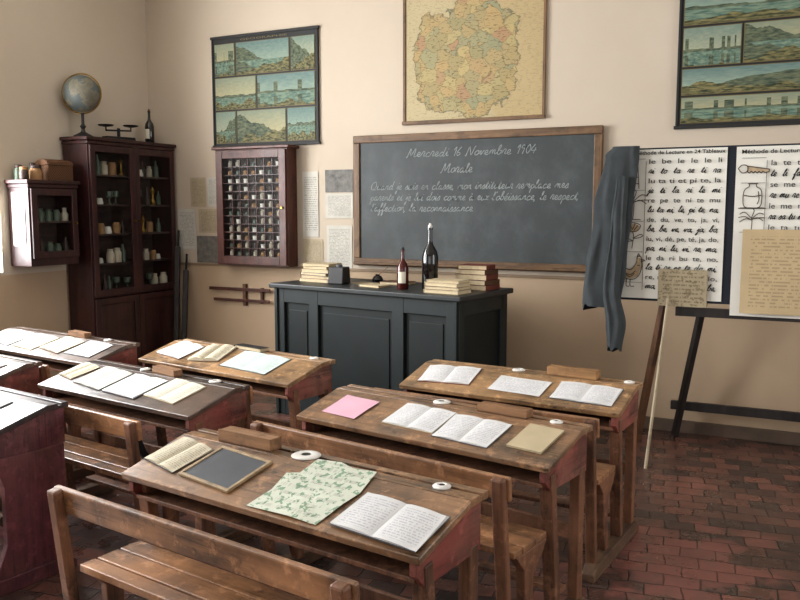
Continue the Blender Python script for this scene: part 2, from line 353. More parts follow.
# cursive single-stroke hand
G={'a':(1.1,[[(.72,.75),(.45,1),(.12,.5),(.35,0),(.72,.45),(.8,1),(.76,.3),(.86,0),(1.1,.2)]]),
'b':(.95,[[(0,.2),(.4,1.2),(.5,2),(.25,1.8),(.2,.3),(.5,0),(.8,.5),(.6,.9),(.95,.7)]]),
'c':(.9,[[(.75,.8),(.5,1),(.15,.6),(.25,.05),(.6,.05),(.9,.2)]]),
'd':(1.15,[[(.72,.75),(.45,1),(.12,.5),(.35,0),(.72,.45)],[(.92,2.1),(.80,.9),(.78,.2),(.9,0),(1.15,.2)]]),
'e':(.85,[[(0,.2),(.55,.55),(.5,1),(.22,.9),(.15,.3),(.45,0),(.85,.2)]]),
'f':(.75,[[(0,.2),(.5,1.2),(.6,2),(.35,1.7),(.25,-1),(.5,-.6),(.4,.1),(.75,.2)]]),
'g':(.9,[[(.8,.9),(.4,1),(.1,.5),(.35,.05),(.75,.5),(.8,.9),(.7,-.9),(.3,-.9),(.9,.2)]]),
'h':(1.0,[[(0,.2),(.35,1.3),(.4,2),(.2,1.7),(.15,0),(.3,.7),(.6,1),(.7,.6),(.7,.1),(1.0,.2)]]),
'i':(.6,[[(0,.2),(.25,1),(.25,.2),(.4,0),(.6,.2)],[(.34,1.45),(.38,1.6)]]),
'j':(.5,[[(0,.2),(.35,1),(.25,-.9),(0,-.8),(.5,.2)],[(.4,1.45),(.44,1.6)]]),
'l':(.6,[[(0,.2),(.4,1.4),(.4,2),(.2,1.6),(.25,.1),(.6,.2)]]),
'm':(1.3,[[(0,.2),(.2,1),(.2,0),(.3,.8),(.55,1),(.6,0),(.7,.8),(.95,1),(1.0,.15),(1.3,.2)]]),
'n':(.95,[[(0,.2),(.2,1),(.2,0),(.35,.8),(.6,1),(.68,.15),(.95,.2)]]),
'o':(.9,[[(.55,1),(.2,.8),(.15,.2),(.5,0),(.8,.5),(.55,1),(.9,.8)]]),
'p':(.9,[[(0,.3),(.25,1),(.2,-1)],[(.22,.6),(.5,1),(.75,.5),(.5,0),(.25,.1),(.9,.2)]]),
'q':(1.0,[[(.8,.9),(.4,1),(.1,.5),(.35,0),(.75,.6),(.8,.95),(.7,-1)],[(.72,-.2),(1.0,.2)]]),
'r':(.8,[[(0,.2),(.25,1.1),(.6,.95),(.5,.3),(.6,.05),(.8,.2)]]),
's':(.75,[[(0,.2),(.45,1.1),(.55,.4),(.35,0),(.1,.1)],[(.45,.05),(.75,.2)]]),
't':(.65,[[(0,.2),(.35,1.7),(.25,.2),(.4,0),(.65,.2)],[(.05,1.15),(.6,1.2)]]),
'u':(1.0,[[(0,.2),(.2,1),(.2,.2),(.4,0),(.7,.3),(.75,1),(.75,.2),(1,.2)]]),
'v':(.85,[[(0,.2),(.2,1),(.35,0),(.65,.9),(.85,.8)]]),
'x':(.8,[[(0,.9),(.3,.9),(.4,.1),(.8,.2)],[(.7,1),(.1,0)]]),
'z':(.8,[[(0,.9),(.6,1),(.1,0),(.8,.1)]]),
'M':(1.9,[[(0,.1),(.2,0),(.5,2),(.8,.3),(1.4,2),(1.45,.3),(1.6,0),(1.9,.2)]]),
'N':(1.5,[[(0,.1),(.15,0),(.4,2),(1.0,.1),(1.3,1.9),(1.5,2)]]),
'Q':(1.6,[[(.8,2),(.2,1.5),(.2,.4),(.8,0),(1.3,.8),(1.1,1.8),(.7,2)],[(.7,.4),(1.1,0),(1.6,.1)]]),
'1':(.6,[[(0,1.3),(.35,2),(.35,0)]]),'6':(.9,[[(.6,2),(.1,.8),(.3,0),(.7,.5),(.2,.8)]]),
'9':(.9,[[(.7,1.6),(.3,2),(.1,1.4),(.6,1.3),(.7,1.9),(.5,0)]]),'0':(.9,[[(.4,2),(.05,1),(.4,0),(.75,1),(.4,2)]]),
'4':(1.0,[[(.4,2),(0,.7),(.85,.75)],[(.65,1.3),(.55,0)]]),
"'":(.3,[[(.2,2),(.12,1.6)]]),',':(.4,[[(.15,.1),(.02,-.35)]]),'.':(.4,[[(.1,.0),(.16,.08)]]),' ':(.8,[])}
G['é']=(G['e'][0],G['e'][1]+[[(.35,1.3),(.6,1.7)]]); G['à']=(G['a'][0],G['a'][1]+[[(.3,1.7),(.5,1.35)]]); G['è']=(G['e'][0],G['e'][1]+[[(.2,1.7),(.4,1.35)]])
def spline(s):
    pts=[s[0]]+list(s)+[s[-1]]; out=[]
    for i in range(1,len(pts)-2):
        p0,p1,p2,p3=[Vector(p) for p in pts[i-1:i+3]]
        for k in range(4):
            t=k/4; out.append(.5*((2*p1)+(p2-p0)*t+(2*p0-5*p1+4*p2-p3)*t*t+(3*p1-p0-3*p2+p3)*t**3))
    out.append(Vector(s[-1])); return out
def ribbon(bm,P,lw,y=0):
    A=[];B=[]
    for i,p in enumerate(P):
        d=(P[min(i+1,len(P)-1)]-P[max(i-1,0)]); d=d.normalized() if d.length>1e-9 else Vector((1,0)); n=Vector((-d.y,d.x))*lw/2
        A.append(bm.verts.new((p.x+n.x,y,p.y+n.y))); B.append(bm.verts.new((p.x-n.x,y,p.y-n.y)))
    for i in range(len(P)-1): bm.faces.new((A[i],B[i],B[i+1],A[i+1]))
def cursive(parent,body,loc,width,xh,lw,mat,shear=.35,name='handwriting'):
    bm=bmesh.new(); x=0; strokes=[]; rr=random.Random(len(body))
    for ch in body:
        w,ss=G.get(ch,G[' ']); jy=rr.uniform(-.06,.06)
        for s in ss: strokes.append([(x+p.x,p.y+jy) for p in spline(s)])
        x+=w
    kx=width/x
    for s in strokes: ribbon(bm,[Vector((px*kx+py*xh*shear,py*xh)) for px,py in s],lw)
    return mk(name,bm,mat,parent,loc,recalc=False)
def lineart(parent,lines,cx,cz,k,lw,mat,y=-.010,name='line_drawing'):
    bm=bmesh.new()
    for s in lines: ribbon(bm,[Vector((cx+p.x*k,cz+p.y*k)) for p in spline(s)],lw,y)
    return mk(name,bm,mat,parent,recalc=False)

# ------------------------------------------------------------------ room
X0,X1,Y0,Y1,ZC=-5.6,3.2,-3.0,6.03,3.9
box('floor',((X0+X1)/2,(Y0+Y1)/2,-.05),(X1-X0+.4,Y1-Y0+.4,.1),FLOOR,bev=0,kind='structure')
box('ceiling',((X0+X1)/2,(Y0+Y1)/2,ZC+.05),(X1-X0+.4,Y1-Y0+.4,.1),CEIL,bev=0,kind='structure')
box('wall_back',((X0+X1)/2,Y1+.1,ZC/2),(X1-X0+.4,.2,ZC),WALL,bev=0,kind='structure')
def side_wall(name,x,wins,horizontal=False):
    bm=bmesh.new(); a,b=(Y0,Y1) if not horizontal else (X0,X1)
    def put(p0,p1,z0,z1):
        c=(x,(p0+p1)/2,(z0+z1)/2); s=(.2,p1-p0,z1-z0)
        if horizontal: c=(c[1],c[0],c[2]); s=(s[1],s[0],s[2])
        bx(bm,c,s)
    cur=a
    for (w0,w1,z0,z1) in wins:
        put(cur,w0,0,ZC); put(w0,w1,0,z0); put(w0,w1,z1,ZC); cur=w1
    put(cur,b,0,ZC); mk(name,bm,WALL,kind='structure')
LW=[(.2,1.7,1.1,3.3),(2.75,4.36,1.1,3.3)]
RW=[(.6,2.2,1.0,3.3),(3.4,5.0,1.0,3.3)]
BW=[(-3.2,-1.6,1.0,3.3),(.2,1.8,1.0,3.3)]
side_wall('wall_left',X0-.1,LW); side_wall('wall_right',X1+.1,RW); side_wall('wall_rear',Y0-.1,BW,True)
def window(n,wall,w):
    bm=bmesh.new(); w0,w1,z0,z1=w; t=.06
    segs=[((w0+w1)/2,z0+t/2,w1-w0,t),((w0+w1)/2,z1-t/2,w1-w0,t),(w0+t/2,(z0+z1)/2,t,z1-z0),(w1-t/2,(z0+z1)/2,t,z1-z0),((w0+w1)/2,(z0+z1)/2,.07,z1-z0),((w0+w1)/2,z0+(z1-z0)*.66,w1-w0,.05)]
    for p,z,a,b in segs:
        if wall=='l': bx(bm,(X0-.1,p,z),(.06,a,b))
        elif wall=='r': bx(bm,(X1+.1,p,z),(.06,a,b))
        else: bx(bm,(p,Y0-.1,z),(a,.06,b))
    mk('window_%d'%n,bm,WFR,kind='structure',bev=.004)
i=1
for ws,k in ((LW,'l'),(RW,'r'),(BW,'b')):
    for w in ws: window(i,k,w); i+=1
box('trim_1',((X0+X1)/2,Y1-.006,1.085),(X1-X0,.012,.022),TRIM,bev=.002,kind='structure')
box('baseboard_back',((X0+X1)/2,Y1-.012,.045),(X1-X0,.024,.09),BASE,bev=.004,kind='structure')
box('baseboard_left',(X0+.012,(Y0+Y1)/2-.02,.045),(.024,Y1-Y0-.1,.09),BASE,bev=.004,kind='structure')

# ------------------------------------------------------------------ pupil desks
SL=math.atan(.075/.28)
DESKS={}
def desk(key,cx,cy,ang,W,top,cheek,label,leg=W_LEG,solid=False,arm=False):
    r=empty('school_desk',(cx,cy,0),rad(ang),label,'school desk','two seater pupil desks with attached benches')
    bm=bmesh.new(); bx(bm,(0,-.016,.748),(W,.032,.024)); bx(bm,(0,-.076,.748),(W,.052,.024)); bx(bm,(0,-.04,.743),(W-.004,.03,.012))
    mk('pen_ledge',bm,top,r,bev=.002)
    ln=math.hypot(.28,.075)
    c=Vector((0,-.241,.7225-.012)); box('desk_top',c,(W,ln,.024),top,r,rot=(SL,0,0),bev=.004)
    box('front_panel',(0,-.03,.665),(W-.06,.018,.15),cheek,r)
    box('book_shelf',(0,-.19,.6),(W-.07,.32,.016),leg,r)
    for s in (-1,1):
        x=s*(W/2-.03); bm=bmesh.new()
        extr(bm,[(-.012,.734),(-.10,.734),(-.365,.664),(-.365,.62),(-.32,.575),(-.012,.575)],x-.012,x+.012)
        mk('side_panel',bm,cheek,r,bev=.002)
        bm=bmesh.new()
        if solid:
            extr(bm,[(-.02,.575),(-.34,.575),(-.30,.45),(-.30,.2),(-.36,.06),(-.0,.06),(-.02,.2)],x-.016,x+.016)
            mk('side_board',bm,cheek,r,bev=.003)
        else:
            beam(bm,(x-s*.008,-.05,.04),(x-s*.008,-.05,.60),.042,.05); mk('leg',bm,leg,r,bev=.004)
            bm=bmesh.new(); beam(bm,(x-s*.008,-.24,.04),(x-s*.008,-.31,.64),.042,.05); mk('leg',bm,leg,r,bev=.004)
        bm=bmesh.new(); extr(bm,[(.01,0),(-.67,0),(-.67,.035),(-.63,.065),(-.03,.065),(.01,.03)],x-.028,x+.028); mk('runner',bm,W_RUN if not solid else cheek,r,bev=.004)
        xs=x-s*.012
        bm=bmesh.new(); extr(bm,[(-.40,.05),(-.45,.05),(-.49,.2),(-.50,.34),(-.56,.405),(-.33,.405),(-.36,.36),(-.43,.3),(-.43,.2)],xs-.018,xs+.018); mk('bench_leg',bm,leg,r,bev=.004)
        bm=bmesh.new(); beam(bm,(xs,-.59,.05),(xs,-.660,.715),.036,.046); mk('backrest_post',bm,leg,r,bev=.008)
        if arm:
            bm=bmesh.new(); P=[(-.63,.66),(-.60,.57),(-.54,.50),(-.46,.475),(-.38,.50),(-.32,.575)]
            P=spline(P)
            for a_,b_ in zip(P,P[1:]): beam(bm,(xs,a_.x,a_.y),(xs,b_.x+.002,b_.y),.03,.012)
            mk('armrest',bm,IRON,r,label='curved dark iron armrest')
    box('footrest',(0,-.13,.12),(W-.1,.06,.02),leg,r)
    box('stretcher',(0,-.05,.33),(W-.1,.02,.06),leg,r)
    bm=bmesh.new()
    for yy,d in ((-.375,.085),(-.465,.085),(-.545,.06)): bx(bm,(0,yy,.418),(W-.05,d,.026))
    mk('bench_seat',bm,W_BEN,r,bev=.004)
    bm=bmesh.new(); bx(bm,(0,-.632,.674),(W-.02,.022,.085),(rad(5),0,0)); mk('backrest',bm,W_BEN,r,bev=.006)
    DESKS[key]=Matrix.Translation((cx,cy,0))@Matrix.Rotation(rad(ang),4,'Z'); return r
desk('D1',-1.41,2.33,-8.4,1.24,W_TOP,W_RED,'worn brown oak pupil desk with slate and open books on top')
desk('D2',-1.29,3.24,-11,1.24,W_TOP,W_RED,'worn brown oak pupil desk with pink booklet on top')
desk('D3',-1.22,4.08,-6,1.17,W_TOPL,W_RED,'pale worn oak pupil desk beside the standing charts')
desk('B2',-2.91,3.22,-8.8,1.18,W_TOPD,W_RED,'very dark oak pupil desk strewn with open notebooks',arm=True)
desk('M1',-2.92,3.99,-10,1.27,W_TOPL,W_RED,'light brown pupil desk facing the teacher desk')
desk('C3',-4.34,3.92,-7.6,1.30,W_TOPD,W_RED,'dark oak pupil desk standing by the glazed cabinet')
desk('C2',-4.34,3.20,-7.6,1.24,W_TOPD,W_RED,'dark oak pupil desk beside the window wall')
desk('B1',-3.24,2.56,-8,.80,W_MARD,W_MAR,'dark topped pupil desk with maroon painted solid sides',W_MAR,True)

def surf(k,lx,ly,rz=0,dz=0.0):
    M=DESKS[k]
    if ly>-.10: return M@Matrix.Translation((lx,ly,.7605+dz))@Matrix.Rotation(rad(rz),4,'Z')
    z=.7605-(-ly-.10)*math.tan(SL)
    return M@Matrix.Translation((lx,ly,z))@Matrix.Rotation(SL,4,'X')@Matrix.Translation((0,0,.0015+dz))@Matrix.Rotation(rad(rz),4,'Z')
def place(o,M):
    o.location=M.to_translation(); o.rotation_euler=M.to_euler()
def notebook(M,w=.17,h=.22,pm=P_W,cov=COVG,thick=.006,label='open exercise book with handwritten white pages',group='open exercise books on the desks'):
    r=empty('open_notebook',(0,0,0),0,label,'notebook',group); place(r,M)
    bm=bmesh.new(); bx(bm,(0,0,.001),(2*w+.006,h+.006,.002)); mk('cover',bm,cov,r)
    for s in (-1,1):
        bm=bmesh.new(); uv=bm.loops.layers.uv.new('UVMap'); n=8; T=[];B=[]
        sk=random.uniform(-.008,.008)
        for i in range(n+1):
            t=i/n; x=s*t*w; z=.003+thick*(math.sin(math.pi*min(1,t*1.15))**.6*.9+.15) if t<.87 else .003+thick*.35
            T.append([bm.verts.new((x+(sk*t if y>0 else -sk*t),y+sk*t*.5,z)) for y in (-h/2,h/2)]); B.append([bm.verts.new((x,y,.0022)) for y in (-h/2,h/2)])
        def F(vs,uvs):
            f=bm.faces.new(vs)
            for l,c in zip(f.loops,uvs): l[uv].uv=c
        for i in range(n):
            a,b_=(i/n,(i+1)/n) if s>0 else (1-i/n,1-(i+1)/n)
            F((T[i][0],T[i+1][0],T[i+1][1],T[i][1]),((a,0),(b_,0),(b_,1),(a,1)))
            for e in (0,1): F((B[i][e],B[i+1][e],T[i+1][e],T[i][e]),((0,0),)*4)
        F((B[n][0],B[n][1],T[n][1],T[n][0]),((0,0),)*4)
        mk('page',bm,pm,r,smooth=True)
    return r
def sheet(M,w,h,mat,label,name='loose_sheet',cat='paper',seed=0,group=None,curl=.005):
    o=mk(name,sheet_bm(w,h,curl=curl,seed=seed),mat,label=label,cat=cat,group=group,smooth=True); place(o,M); return o
def pencil_box(M,l=.2,w=.058,h=.045,mat=W_BOX,label='small pine pencil box with sliding lid'):
    r=empty('pencil_box',(0,0,0),0,label,'pencil box','pencil boxes on the desks'); place(r,M)
    bm=bmesh.new(); bx(bm,(0,0,.003),(l,w,.006))
    for s in (-1,1): bx(bm,(0,s*(w/2-.003),h/2),(l,.006,h)); bx(bm,(s*(l/2-.003),0,h/2-.003),(.006,w-.012,h-.006))
    mk('body',bm,mat,r)
    bm=bmesh.new(); bx(bm,(0,0,h-.004),(l-.002,w-.013,.005)); mk('lid',bm,mat,r)
    return r
def inkwell(M,r_=.03,label='white porcelain inkwell set in the desk ledge'):
    bm=bmesh.new(); k=r_/.03
    lathe(bm,[(.012*k,0),(.03*k,0),(.031*k,.003),(.028*k,.006),(.015*k,.009),(.011*k,.007),(.010*k,.003)],28)
    o=mk('inkwell',bm,PORC,smooth=True,label=label,cat='inkwell',group='porcelain inkwells'); place(o,M)
    bm=bmesh.new(); lathe(bm,[(.0098*k,.0055),(.0098*k,.0065)],20); mk('ink',bm,INK,o); return o
def slate(M,w=.28,h=.2):
    r=empty('writing_slate',(0,0,0),0,'pupil slate in a pale wooden frame','slate'); place(r,M)
    bm=bmesh.new(); t=.013
    for s in (-1,1): bx(bm,(0,s*(h/2-t/2),.005),(w,t,.010)); bx(bm,(s*(w/2-t/2),0,.005),(t,h-2*t,.010))
    mk('frame',bm,W_SLF,r,bev=.002); box('slate_panel',(0,0,.004),(w-2*t,h-2*t,.005),SLATE,r,bev=0); return r
def book(M,w=.13,h=.2,t=.02,cov=COVB,label='closed old cloth bound book',group=None,name='book'):
    r=empty(name,(0,0,0),0,label,'book',group); place(r,M)
    bm=bmesh.new(); bx(bm,(0,0,.001),(w,h,.002)); bx(bm,(0,0,t-.001),(w,h,.002)); bx(bm,(-w/2+.001,0,t/2),(.002,h,t)); mk('cover',bm,cov,r)
    box('pages',(.0,0,t/2),(w-.008,h-.008,t-.004),EDGE,r,bev=0); return r

# D1
notebook(surf('D1',-.505,-.22,-10),.095,.17,P_O,COVG,.008,'small open printed reader beside the slate')
slate(surf('D1',-.255,-.235,-5),.26,.20)
pencil_box(surf('D1',-.31,-.066,1),.25,.06,.045,W_BOXD,'long brown pencil box on the desk ledge')
inkwell(surf('D1',-.055,-.052),.05,'large white porcelain inkwell disc with dark centre')
inkwell(surf('D1',.49,-.055),.028)
def ragged(M,pts,mat,label,fold=.012):
    bm=bmesh.new(); uv=bm.loops.layers.uv.new('UVMap'); n=len(pts)
    c=bm.verts.new((0,0,fold*.3)); V=[bm.verts.new((x,y,.001+fold*.5*abs(math.sin(i*1.7)))) for i,(x,y) in enumerate(pts)]
    for i in range(n):
        f=bm.faces.new((c,V[i],V[(i+1)%n]))
        for l in f.loops: l[uv].uv=(l.vert.co.x/.3+.5,l.vert.co.y/.34+.5)
    r=bmesh.ops.extrude_face_region(bm,geom=bm.faces[:]); bmesh.ops.translate(bm,vec=(0,0,-.001),verts=[e for e in r['geom'] if isinstance(e,bmesh.types.BMVert)])
    o=mk('loose_sheet',bm,mat,label=label,cat='paper',group='loose sheets'); place(o,M)
ragged(surf('D1',.12,-.22,2),[(-.15,-.15),(.02,-.155),(.13,-.16),(.15,-.05),(.165,.02),(.15,.14),(.06,.135),(.0,.155),(-.09,.145),(-.10,.06),(-.14,.04),(-.13,-.05)],P_G,'large unfolded sheet with green printed pictures')
notebook(surf('D1',.455,-.28,-3,.006),.15,.17,P_W,COVG,.006)
# D2
sheet(surf('D2',-.42,-.24,-4),.20,.17,PINK,'pink paper booklet lying on the desk','booklet','booklet')
inkwell(surf('D2',-.06,-.05),.038)
notebook(surf('D2',-.055,-.225,-2),.13,.18,P_W,COVC)
notebook(surf('D2',.215,-.245,-2),.13,.19,P_W,COVG)
pencil_box(surf('D2',.26,-.062,0),.23,.055,.035,W_BOXD,'flat brown pencil box on the desk ledge')
inkwell(surf('D2',.49,-.055),.026)
book(surf('D2',.485,-.22,-3),.15,.18,.008,COVC,'thin cream booklet on the desk edge')
# D3
notebook(surf('D3',-.37,-.22,5),.145,.19,P_W,COVR,.008,'open exercise book with a pink cover')
inkwell(surf('D3',-.05,-.05),.034)
sheet(surf('D3',.04,-.245,-2),.28,.16,P_W,'loose white handwritten sheet',seed=3,group='loose sheets')
notebook(surf('D3',.38,-.24,-2),.15,.18,P_W,COVG)
pencil_box(surf('D3',.25,-.062,-2),.26,.058,.045,W_BOX)
inkwell(surf('D3',.53,-.05),.026)
# B2
notebook(surf('B2',-.49,-.20,-10),.075,.16,P_O,COVB,.009,'small open printed reader with aged pages')
notebook(surf('B2',-.25,-.22,-6),.125,.20,P_C,COVG,.006,'open exercise book with cream handwritten pages')
notebook(surf('B2',.03,-.24,-3,.002),.13,.20,P_W,COVG)
notebook(surf('B2',.30,-.215,-6),.12,.19,P_C,COVC,.006,'open exercise book with cream handwritten pages')
pencil_box(surf('B2',.06,-.062,-8),.2,.05,.035,W_BOXD)
inkwell(surf('B2',-.13,-.05),.026); inkwell(surf('B2',.40,-.05),.03)
# M1
notebook(surf('M1',-.44,-.21,-8),.125,.19,P_W,COVB,.01)
notebook(surf('M1',-.16,-.20,12),.11,.20,P_O,COVB,.02,'thick open reader with curling aged pages')
notebook(surf('M1',.22,-.22,-3),.19,.21,P_T,COVG,.006,'large open exercise book with pale green pages')
book(surf('M1',.02,-.055,-4),.24,.07,.022,COVK,'narrow dark case on the desk ledge')
inkwell(surf('M1',.52,-.05),.026)
# C3
notebook(surf('C3',-.40,-.22,-6),.13,.20,P_W,COVG)
notebook(surf('C3',-.12,-.23,-5),.125,.20,P_C,COVC,.006,'open exercise book with cream handwritten pages')
notebook(surf('C3',.16,-.22,-8),.12,.19,P_O,COVB,.01,'open printed reader with aged pages')
notebook(surf('C3',.44,-.22,-2),.125,.19,P_W,COVG)
pencil_box(surf('C3',.12,-.062,-5),.2,.05,.035,W_BOXD); inkwell(surf('C3',.4,-.05),.026)
notebook(surf('C2',.36,-.22,-8),.14,.2,P_W,COVB,.01)
pencil_box(surf('C2',.1,-.062,3),.2,.05,.035,W_BOXD)
notebook(surf('B1',.05,-.21,-8),.13,.2,P_W,COVG,.008,'open exercise book on the maroon desk')

# ------------------------------------------------------------------ teacher desk
TC=Vector(((-3.64-1.85)/2,(5.19+5.62)/2,0)); TA=rad(-9.7); TZ=1.03
td=empty('teacher_desk',TC,TA,'large dark blue green panelled teacher desk','desk')
box('desk_top',(0,0,TZ-.018),(1.74,.74,.036),TDKT,td,bev=.008)
box('body',(0,0,.495),(1.62,.62,.99),TDK2,td,bev=.003)
bm=bmesh.new(); fy=-.318
for x,w in ((-.79,.10),(-.44,.09),(.34,.10),(.79,.10)): bx(bm,(x,fy,.5),(w,.034,.998))
for z,h in ((.94,.11),(.09,.18)): bx(bm,(0,fy+.002,z),(1.62,.034,h))
mk('front_frame',bm,TDK,td,bev=.004)
for a,b in ((-.74,-.485),(-.395,.29),(.39,.74)):
    box('panel',((a+b)/2,-.312,.53),(b-a-.07,.010,.60),TDK2,td,bev=.004)
for s in (-1,1):
    bm=bmesh.new(); x=s*.815
    for y in (-.30,.30): bx(bm,(x,y,.5),(.03,.1,.998))
    for z,h in ((.94,.11),(.09,.18)): bx(bm,(x,0,z),(.03,.6,h))
    mk('side_frame',bm,TDK,td,bev=.004)
TM=Matrix.Translation(TC)@Matrix.Rotation(TA,4,'Z')
def ton(lx,ly,rz=0,dz=0): return TM@Matrix.Translation((lx,ly,TZ+.0005+dz))@Matrix.Rotation(rad(rz),4,'Z')
z=0
for i,(w,h,t,c) in enumerate(((.3,.22,.024,COVC),(.28,.2,.026,COVR),(.29,.21,.020,COVG),(.27,.2,.026,COVC),(.26,.18,.024,COVB),(.26,.19,.020,COVC))):
    book(ton(-.64,.0,[0,4,-5,3,-2,6][i],z),w,h,t,c,'worn cream covered schoolbook in a stack','stack of old schoolbooks'); z+=t+.0005
z=0
for i,(w,h,t,c) in enumerate(((.28,.18,.024,COVC),(.27,.18,.022,COVB),(.27,.17,.024,COVC),(.25,.16,.018,COVC))):
    book(ton(.65,-.18,[0,3,-3,5][i],z),w,h,t,c,'yellowed schoolbook in a low stack by the bottle','low stack of schoolbooks'); z+=t+.0005
z=0
for i,(w,h,t,c) in enumerate(((.27,.20,.036,COVR),(.27,.19,.034,COVB),(.25,.19,.038,COVR),(.25,.18,.034,COVB),(.22,.17,.03,COVR))):
    book(ton(.68,.16,180+[0,-4,3,-2,8][i],z),w,h,t,c,'thick reddish brown bound book lying flat','stack of thick brown books'); z+=t+.0005
r=empty('ink_stand',(0,0,0),0,'squat black box shaped ink stand','ink stand'); place(r,ton(-.38,-.1,10))
bm=bmesh.new(); extr(bm,[(-.065,0),(.065,0),(.05,.13),(-.05,.13)],-.065,.065); mk('body',bm,COVK,r,bev=.008)
bm=bmesh.new(); rod(bm,(0,0,.13),(0,0,.145),.025); mk('lid',bm,COVG,r)
sheet(ton(-.2,.02,-8),.26,.18,P_WALLB,'aged paper lying flat on the teacher desk',seed=5)
book(ton(.0,.14,10),.24,.16,.02,COVB,'brown book lying on the teacher desk')
book(ton(-.02,-.12,-6),.2,.14,.014,COVC,'thin cream book lying on the teacher desk')
r=empty('inkwell_holder',(0,0,0),0,'small dark ink pot with pen rest','ink pot'); place(r,ton(-.24,.2,0))
bm=bmesh.new(); lathe(bm,[(.04,0),(.045,.02),(.03,.045),(.018,.05),(.018,.06)],20); mk('pot',bm,BLKG,r,smooth=True)
bm=bmesh.new(); rod(bm,(0,0,.05),(.09,.02,.12),.004,.002,8); mk('pen',bm,W_BOX,r)
def bottle(M,H,R,body,label,neckmat=None,labelband=True):
    o=empty('glass_bottle',(0,0,0),0,label,'bottle'); place(o,M)
    bm=bmesh.new(); lathe(bm,[(R*.9,0),(R,.008),(R,H*.50),(R*.85,H*.58),(R*.38,H*.68),(R*.28,H*.74),(R*.26,H*.9),(R*.36,H*.905),(R*.36,H*.93)],28); mk('bottle_body',bm,body,o,smooth=True)
    bm=bmesh.new(); lathe(bm,[(R*.25,H*.925),(R*.28,H*.96),(R*.2,H*.97),(R*.12,H)],16); mk('stopper',bm,neckmat or COVB,o,smooth=True)
    if labelband:
        bm=bmesh.new(); n=10; A=[];B=[]; z0,z1=H*.15,H*.42
        for i in range(n+1):
            a=rad(-130+80*i/n); A.append(bm.verts.new((R*1.015*math.cos(a),R*1.015*math.sin(a),z0))); B.append(bm.verts.new((R*1.015*math.cos(a),R*1.015*math.sin(a),z1)))
        for i in range(n): bm.faces.new((A[i],A[i+1],B[i+1],B[i]))
        mk('paper_label',bm,LBL,o,smooth=True)
    return o
bottle(ton(.44,-.08,25),.47,.058,BLKG,'tall black glass ink bottle with pouring stopper',PORC,False)
bottle(ton(.26,-.16,25),.30,.042,REDL,'red ink bottle with cream paper label',COVK)
# ------------------------------------------------------------------ blackboard
def wallroot(name,x0,x1,z0,z1,y,label,cat): return empty(name,((x0+x1)/2,y,(z0+z1)/2),0,label,cat)
bb=wallroot('blackboard',-3.35,-1.30,1.13,2.20,Y1,'large slate blackboard with white chalk handwriting in wooden frame','blackboard')
Wb,Hb=2.06,1.07
box('slate_surface',(0,-.022,0),(Wb-.08,.02,Hb-.08),BOARD,bb,bev=0)
for s in (-1,1): box('frame_rail',(0,-.025,s*(Hb/2-.03)),(Wb,.045,.06),W_FRM,bb,bev=.006)
for s in (-1,1): box('frame_stile',(s*(Wb/2-.03),-.024,0),(.06,.044,Hb-.121),W_FRMV,bb,bev=.006)
box('chalk_ledge',(0,-.06,-Hb/2+.02),(Wb*.98,.06,.018),W_FRM,bb)
cx,cz=-2.325,1.665
for body,x,zz,w,s in (("Mercredi 16 Novembre 1904",-2.87,2.015,1.08,.034),("Morale",-2.57,1.885,.27,.036),
    ("Quand je suis en classe, mon instituteur remplace mes",-3.2,1.755,1.66,.032),("parents et je lui dois comme à eux l'obéissance, le respect,",-3.2,1.668,1.74,.032),("l'affection, la reconnaissance.",-3.2,1.581,.92,.032)):
    cursive(bb,body,(x-cx,-.0335,zz-cz),w,s,.0056,CHALK)
# ------------------------------------------------------------------ wall pictures
def pic_quad(parent,x0,x1,z0,z1,mat,y=-.02,name='picture'):
    bm=bmesh.new(); uv=bm.loops.layers.uv.new('UVMap'); vs=[bm.verts.new(p) for p in ((x0,y,z0),(x1,y,z0),(x1,y,z1),(x0,y,z1))]
    f=bm.faces.new(vs)
    for l,c in zip(f.loops,((0,0),(1,0),(1,1),(0,1))): l[uv].uv=c
    r=bmesh.ops.extrude_face_region(bm,geom=[f]); bmesh.ops.translate(bm,vec=(0,.004,0),verts=[e for e in r['geom'] if isinstance(e,bmesh.types.BMVert)])
    return mk(name,bm,mat,parent)
PD=plain('poster_black',(30,30,29),.6,.1); GOLD=plain('poster_gold',(112,98,60),.6,.15)
def poster(x0,x1,z0,z1,rows,label,seed,title):
    r=wallroot('picture_chart',x0,x1,z0,z1,Y1,label,'wall chart'); W=x1-x0;H=z1-z0
    box('backing',(0,-.008,0),(W,.012,H),PD,r,bev=.002); k=seed
    for s in (-1,1): box('frame_rail',(0,-.016,s*(H/2-.012)),(W+.02,.022,.024),PD,r)
    for s in (-1,1): box('frame_stile',(s*(W/2-.008),-.014,0),(.016,.018,H-.05),PD,r)
    top=H/2-(.06 if title else .03); tot=sum(h for h,_ in rows); avail=top+H/2-.03; zz=top
    for h,row in rows:
        hh=avail*h/tot; xx=-W/2+.025
        for f in row:
            w=f*(W-.05); m=landscape(k); k+=1
            pic_quad(r,xx+.006,xx+w-.006,zz-hh+.007,zz-.007,GOLD,-.0155,'gilt_border')
            pic_quad(r,xx+.011,xx+w-.011,zz-hh+.012,zz-.012,m,-.021); xx+=w
        zz-=hh
    if title: text(r,title,(-W*.22,-.018,H/2-.052),W*.44,.022,GOLD,0)
    return r
poster(-4.82,-3.70,2.15,3.13,[(1,(.22,.54,.24)),(1,(.43,.57)),(1,(.22,.50,.28))],'black bordered chart of small landscape pictures',1,"GEOGRAPHIE")
poster(-.80,.42,2.15,3.13,[(1.1,(1.0,)),(1.15,(.33,.67)),(.8,(.72,.28)),(.8,(.72,.28))],'black bordered chart of coast and harbour landscapes',20,None)
